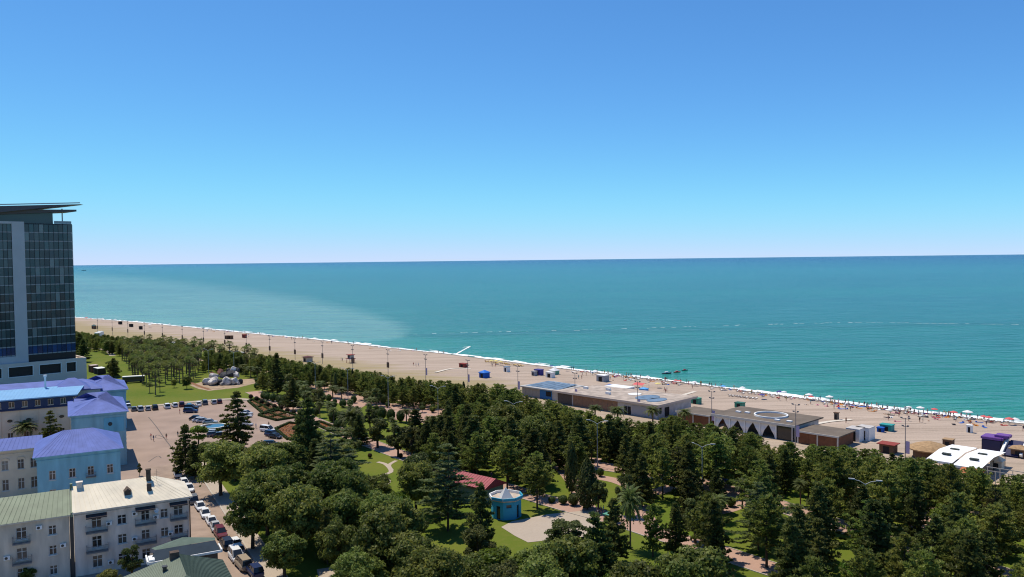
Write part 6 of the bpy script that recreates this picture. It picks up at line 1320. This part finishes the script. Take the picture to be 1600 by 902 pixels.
# trees that can be told apart in the photograph
MAN = [('cedar', 520, 790, 664, 118), ('fir', 372, 702, 612, 66), ('dark', 291, 742, 664, 40), ('dark', 305, 748, 690, 36), ('dark', 484, 735, 622, 52), ('dark', 433, 618, 552, 30), ('cedar', 700, 830, 690, 110), ('dark', 752, 868, 756, 56), ('fatcypress', 893, 772, 690, 20), ('fatcypress', 918, 796, 716, 36), ('bigpalm', 551, 694, 640, 50), ('bigpalm', 985, 858, 765, 50),
       ('broad', 345, 775, 690, 92), ('broad', 415, 790, 694, 96), ('broad', 395, 858, 758, 100), ('broad', 470, 850, 760, 92), ('broad', 540, 858, 768, 90), ('broad', 445, 905, 828, 90), ('broad', 530, 900, 815, 70), ('broad', 620, 880, 775, 104), ('broad', 590, 800, 740, 60), ('broad', 650, 800, 720, 70), ('broad', 640, 935, 835, 110), ('lime', 690, 935, 856, 90), ('lime', 775, 935, 858, 100), ('broad', 740, 945, 868, 90), ('broad', 850, 940, 850, 110), ('broad', 560, 945, 858, 100), ('dome', 890, 880, 812, 80), ('broad', 320, 730, 690, 40),
       ('broad', 365, 725, 690, 60), ('broad', 450, 745, 690, 70), ('broad', 415, 735, 690, 60), ('dark', 470, 700, 640, 36), ('broad', 400, 740, 700, 60), ('dome', 655, 770, 706, 60), ('cedar', 1185, 860, 752, 84), ('dark', 960, 880, 780, 52), ('dark', 1075, 820, 735, 50), ('dark', 1120, 800, 735, 44), ('dark', 835, 760, 672, 60), ('dark', 740, 740, 650, 60), ('dark', 800, 740, 650, 52), ('dark', 905, 730, 650, 54), ('dark', 952, 722, 648, 40), ('dark', 968, 720, 655, 44), ('brown', 1555, 850, 758, 50), ('brown', 1060, 770, 700, 50), ('dark', 1430, 860, 750, 46), ('dark', 1175, 748, 700, 30), ('dome', 540, 720, 668, 46), ('dome', 590, 700, 652, 42), ('dome', 622, 714, 664, 36), ('dark', 690, 720, 650, 40), ('dark', 650, 705, 640, 44), ('lime', 1010, 735, 690, 20), ('lime', 905, 668, 640, 30), ('dome', 935, 800, 748, 36), ('dome', 978, 806, 740, 34), ('pine', 1020, 870, 790, 44), ('dark', 1055, 872, 786, 40), ('fir', 930, 930, 800, 90), ('dark', 870, 900, 826, 56), ('palm', 1120, 815, 775, 40), ('palm', 1160, 795, 750, 34), ('palm', 1240, 822, 790, 34), ('palm', 985, 735, 705, 36), ('palm', 1020, 745, 712, 34), ('palm', 965, 668, 636, 30), ('palm', 1020, 668, 636, 30), ('palm', 930, 655, 634, 26), ('palm', 1070, 668, 640, 26),
       ('palm', 40, 700, 660, 40), ('fir', 80, 700, 642, 38), ('broad', 6, 775, 722, 44), ('dome', 206, 905, 852, 34), ('broad', 45, 915, 885, 30), ('broad', 172, 925, 890, 40), ('dome', 218, 744, 724, 8), ('dark', 178, 590, 560, 22), ('broad', 176, 588, 562, 26), ('broad', 292, 608, 588, 18), ('broad', 272, 606, 592, 12), ('fan', 243, 617, 578, 14), ('fan', 234, 614, 598, 10), ('fan', 250, 612, 590, 10), ('palm', 392, 590, 573, 20), ('palm', 402, 592, 574, 20), ('palm', 380, 585, 570, 18), ('palm', 472, 616, 596, 22), ('palm', 500, 612, 596, 22), ('palm', 520, 622, 604, 24), ('palm', 534, 624, 606, 22), ('palm', 480, 632, 612, 22), ('palm', 580, 640, 622, 24), ('palm', 635, 660, 640, 24), ('palm', 575, 632, 612, 22), ('broad', 450, 616, 596, 22), ('broad', 462, 614, 598, 16), ('dark', 125, 560, 520, 30), ('dark', 131, 566, 530, 24),
       ('standard', 520, 645, 627, 13), ('standard', 660, 645, 634, 10)]
for a in MAN: fixed(*a)
for px, py, top, w in ((412, 624, 613, 10), (418, 626, 614, 11), (427, 628, 615, 12), (437, 630, 617, 12), (447, 634, 616, 14), (458, 635, 628, 10), (467, 637, 626, 11), (520, 660, 641, 14), (534, 660, 642, 13), (468, 614, 604, 9), (476, 612, 604, 9), (483, 617, 605, 10), (504, 627, 615, 11), (514, 628, 616, 10), (536, 637, 624, 11), (597, 656, 636, 15), (611, 658, 639, 14), (626, 660, 641, 14), (660, 640, 628, 10), (676, 645, 632, 10), (600, 632, 616, 12), (570, 622, 608, 10), (985, 760, 738, 17), (1000, 754, 738, 14), (938, 745, 731, 11), (1010, 778, 760, 14), (862, 786, 776, 12), (880, 788, 774, 14), (896, 790, 772, 17), (1142, 792, 776, 16), (553, 630, 618, 10), (1236, 838, 822, 20)):
    fixed('ball', px, py, top, w)
for px, py in ((392, 624), (401, 627), (409, 632), (419, 636), (429, 639), (440, 641), (449, 645), (459, 648), (544, 700), (578, 716), (626, 716)): fixed('cone', px, py, py - 8, 7)
# fan palms on the lawn
PALMZ = [(186, 556), (200, 548), (250, 550), (300, 556), (360, 566), (400, 572), (398, 582), (350, 574), (318, 580), (300, 596), (262, 602), (224, 604), (205, 588)]
k = 0; tries = 0
while k < 190 and tries < 12000:
    tries += 1; px = RND.uniform(184, 402); py = RND.uniform(547, 604)
    if not inside(px, py, PALMZ) or RND.random() > ((py - 410) / 190) ** 0 * (1.0 if py < 590 else .5): continue
    q = G(px, py); h = RND.uniform(7.0, 9.8)
    if not free(q.x, q.y, 3.7): continue
    if 312 < px < 382 and py > 568: continue
    plant('fan', q.x, q.y, h, h * .20); PLACED.append((q.x, q.y, 3.7)); k += 1
# the woods
def choose(w):
    r = RND.random() * sum(w.values())
    for a, b in w.items():
        r -= b
        if r <= 0: return a
    return a
SPACE = {'tallpine': 5.3, 'pine': 4.2, 'dark': 5.0, 'dome': 5.4, 'broad': 4.9, 'cypress': 2.6, 'palm': 4.5, 'brown': 5, 'lime': 5, 'cedar': 9, 'ball': 3.2, 'fan': 3.5, 'fir': 7}
SZ = {'tallpine': (9.5, 13), 'pine': (7.0, 10.5), 'dark': (9, 13.5), 'dome': (7, 9.5), 'broad': (9.5, 13), 'cypress': (7, 10), 'palm': (4.5, 6.5), 'brown': (8, 11), 'lime': (5, 8), 'cedar': (12, 15), 'ball': (2.2, 3.2), 'fan': (7, 9), 'fir': (10, 13)}
def zone(t, n, u, v, px, py):
    e = nedge(t)
    if t < -330 and e - 40 < n < e - 6 and px > 118: return {'tallpine': 4, 'pine': 4, 'dark': 1.2, 'broad': 1.2}, .82, 1.0
    if -330 <= t < -195 and 165 < n < min(e - 8, 190): return {'pine': 10, 'dark': .6, 'cypress': .8}, .92, 1.0
    if t >= -195 and 155 < n < 188 and px < 1680: return {'pine': 7, 'tallpine': 3.5, 'dark': 1.4, 'cypress': .15, 'lime': .25, 'brown': .12}, 1.0, 1.0
    if -330 <= t < -250 and 120 < n <= 165 and px > 400: return {'ball': 2, 'palm': 1.5, 'pine': .6}, 1.0, .35
    if -250 <= t < -195 and 128 < n <= 165: return {'ball': 2.5, 'palm': 2, 'dome': 1.2, 'dark': 1}, .85, .55
    if -195 <= t < -95 and 112 < n <= 155: return {'dark': 5, 'dome': 2.5, 'tallpine': 3, 'palm': .7, 'broad': .8, 'lime': .15}, .92, 1.0
    if t >= -95 and 85 < n <= 155 and px < 1700: return {'tallpine': 6.0, 'dark': 2.8, 'dome': .7, 'fir': .5, 'broad': .8, 'palm': .35, 'lime': .3, 'brown': .2}, 1.0, 1.0
    if u > 30 and n <= 128 and t < -60 and v < 236: return {'broad': 5, 'dark': 2.6, 'dome': 1.4, 'lime': .3, 'fir': .8}, 1.0, 1.0
    return None
cand = []
for i in range(30000):
    t = RND.uniform(-640, 20); n = RND.uniform(60, 212); q = TN(t, n); px, py = pix(q)
    if not (-40 < px < 1680 and 500 < py < 1000): continue
    cand.append((q, t, n, px, py))
cnt = {}
for q, t, n, px, py in cand:
    u, v = uv(q); z = zone(t, n, u, v, px, py)
    if z is None or RND.random() > z[2]: continue
    kind = choose(z[0])
    lo, hi = SZ[kind]; h = RND.uniform(lo, hi) * z[1]
    if t < -330: h *= .8
    sp_ = SPACE[kind] * (h / ((lo + hi) / 2)) ** .5
    if not free(q.x, q.y, sp_): continue
    r = KIT[kind][2] * h / KIT[kind][1]
    ty = pix((q.x, q.y, h))[1]; lim = skyline(px) + RND.uniform(-2, 5)
    if ty < lim:
        hh = h
        while hh > 3.5 and pix((q.x, q.y, hh))[1] < lim: hh -= .4
        if hh < max(4.0, h * .5): continue
        r *= (hh / h) ** .6; h = hh
    if blocks_view(q.x, q.y, h, r) > 1: continue
    if py > 905 and ty > 925: continue
    if cnt.get(kind, 0) >= (310 if kind == 'pine' else 290): continue
    plant(kind, q.x, q.y, h, r * RND.uniform(.92, 1.1)); PLACED.append((q.x, q.y, sp_)); cnt[kind] = cnt.get(kind, 0) + 1
print('TREES', len(TREES), cnt)

# ------------------------------------------------------------------ what singles out each of the many alike
MARK = [('the hotel podium', 136, 570), ('the lone palms on the lawn', 243, 600), ('the boulder mound', 348, 590), ('the cars facing the lawn', 270, 640), ('the fountain basin', 333, 668), ('the row of street cars', 330, 812), ('the orange flower bed', 455, 676), ('the parterre beds', 425, 642), ('the pink paved court', 640, 645), ('the winding garden path', 605, 740), ('the crimson-roofed hall', 750, 752), ('the turquoise pavilion', 790, 790), ('the pavilion terrace', 870, 820),
        ('the lifeguard tower', 548, 560), ('the dark-roofed pine-belt hut', 481, 562), ('the blue gazebo tent', 757, 585), ('the blue-roofed beach bar', 850, 605), ('the long pale pavilion', 970, 632), ('the curtained pavilion', 1180, 665), ('the annexe by the white containers', 1290, 682), ('the thatched bar', 1453, 708), ('the white canopy roofs', 1510, 712), ('the blue park stall', 1124, 757), ('the inflatable slide', 1575, 695), ('the big drooping palm by the boulevard', 985, 810), ('the great layered cedar', 520, 730), ('the twin broad cypresses', 905, 745),
        ('the lamp below the long pavilion', 933, 670), ('the lamp below the wooden annexe', 1097, 705), ('the lamp near the thatched bar', 1352, 760), ('the lamp below the blue-roofed bar', 802, 640), ('the lamp over the seaside palms', 684, 612), ('the grass gap between the right-hand pines', 1465, 798), ('the pink patch at the lower right', 1320, 850), ('the bottom right corner', 1590, 890), ('the bottom edge below the terrace', 860, 892), ('the bottom edge below the boulevard', 1180, 895), ('the foot of the street', 400, 890), ('the garden court at the bottom edge', 540, 890), ('the bottom edge centre', 700, 895),
        ('the red-topped boats', 1060, 582), ('the hooked boat wake', 725, 547), ('the indigo container', 842, 582), ('the grey flat-topped tent', 942, 592), ('the teal stall', 1386, 670), ('the white changing cabin', 1515, 672), ('the brown winged booth', 147, 510), ('the pair of box boards', 358, 528), ('the open-sided white bar', 969, 612), ('the red beach canopy', 1001, 606), ('the yellow sunbed row', 775, 568), ('the framed changing cabin', 1307, 650), ('the palace courtyard wall', 40, 690), ('the apartment house balconies', 200, 870), ('the palm lawn centre', 300, 565)]
def single_out(items, look):
    """items: (object, px, py); look(i) gives the words for what it is; labels by rank of nearness to a landmark"""
    groups = {}
    for i, (o, px, py) in enumerate(items):
        m = min(range(len(MARK)), key=lambda k: math.hypot(MARK[k][1] - px, (MARK[k][2] - py) * 1.4)); groups.setdefault((look(i), m), []).append((math.hypot(MARK[m][1] - px, (MARK[m][2] - py) * 1.4), i))
    for (w, m), l in groups.items():
        l.sort()
        for r, (_, i) in enumerate(l):
            items[i][0]['label'] = f'{w} closest to {MARK[m][0]}' if r == 0 else f'{w}, {ordn(r)} closest to {MARK[m][0]}' if r < 24 else f'{w} in the crowd around {MARK[m][0]}'
single_out([(o, px, py) for o, k, px, py in TREES], lambda i: LOOK[TREES[i][1]])
GRP = {'tallpine': 'tall pines of the seaside park', 'pine': 'pines of the seaside park', 'dark': 'dark conifers of the park', 'broad': 'broadleaf trees of the park', 'dome': 'round-crowned trees of the park', 'fan': 'fan palms on the lawn', 'palm': 'date palms of the park', 'bigpalm': 'date palms of the park', 'ball': 'clipped shrubs of the park', 'cone': 'red-leaved shrubs along the parterre', 'cypress': 'slender cypresses in the pine belt', 'lime': 'bright green trees of the park', 'brown': 'browning pines of the park', 'cedar': 'cedars of the park', 'fir': 'firs of the park', 'standard': 'clipped standards of the park', 'fatcypress': 'broad cypresses of the park'}
for o, k, px, py in TREES: o['group'] = GRP[k]
VERB = {'stand': 'standing', 'walk': 'walking', 'lie': 'lying down'}
single_out([(o, *pix(o.location)) for o, *_ in PEOPLE], lambda i: (f'person {VERB[PEOPLE[i][1]]} in ' + (f'{PEOPLE[i][3]} swimwear' if PEOPLE[i][2] == 'bare' else f'a {PEOPLE[i][2]} top')))
single_out([(o, *pix(o.location)) for o, c in BEDS], lambda i: f'{BEDS[i][1]} sun lounger')
single_out([(o, *pix(o.location)) for o, c in TOWELS], lambda i: f'{TOWELS[i][1]} beach towel with a bag')
single_out([(o, *pix(o.location)) for o, c in PARS], lambda i: f'open {PARS[i][1]} beach parasol')
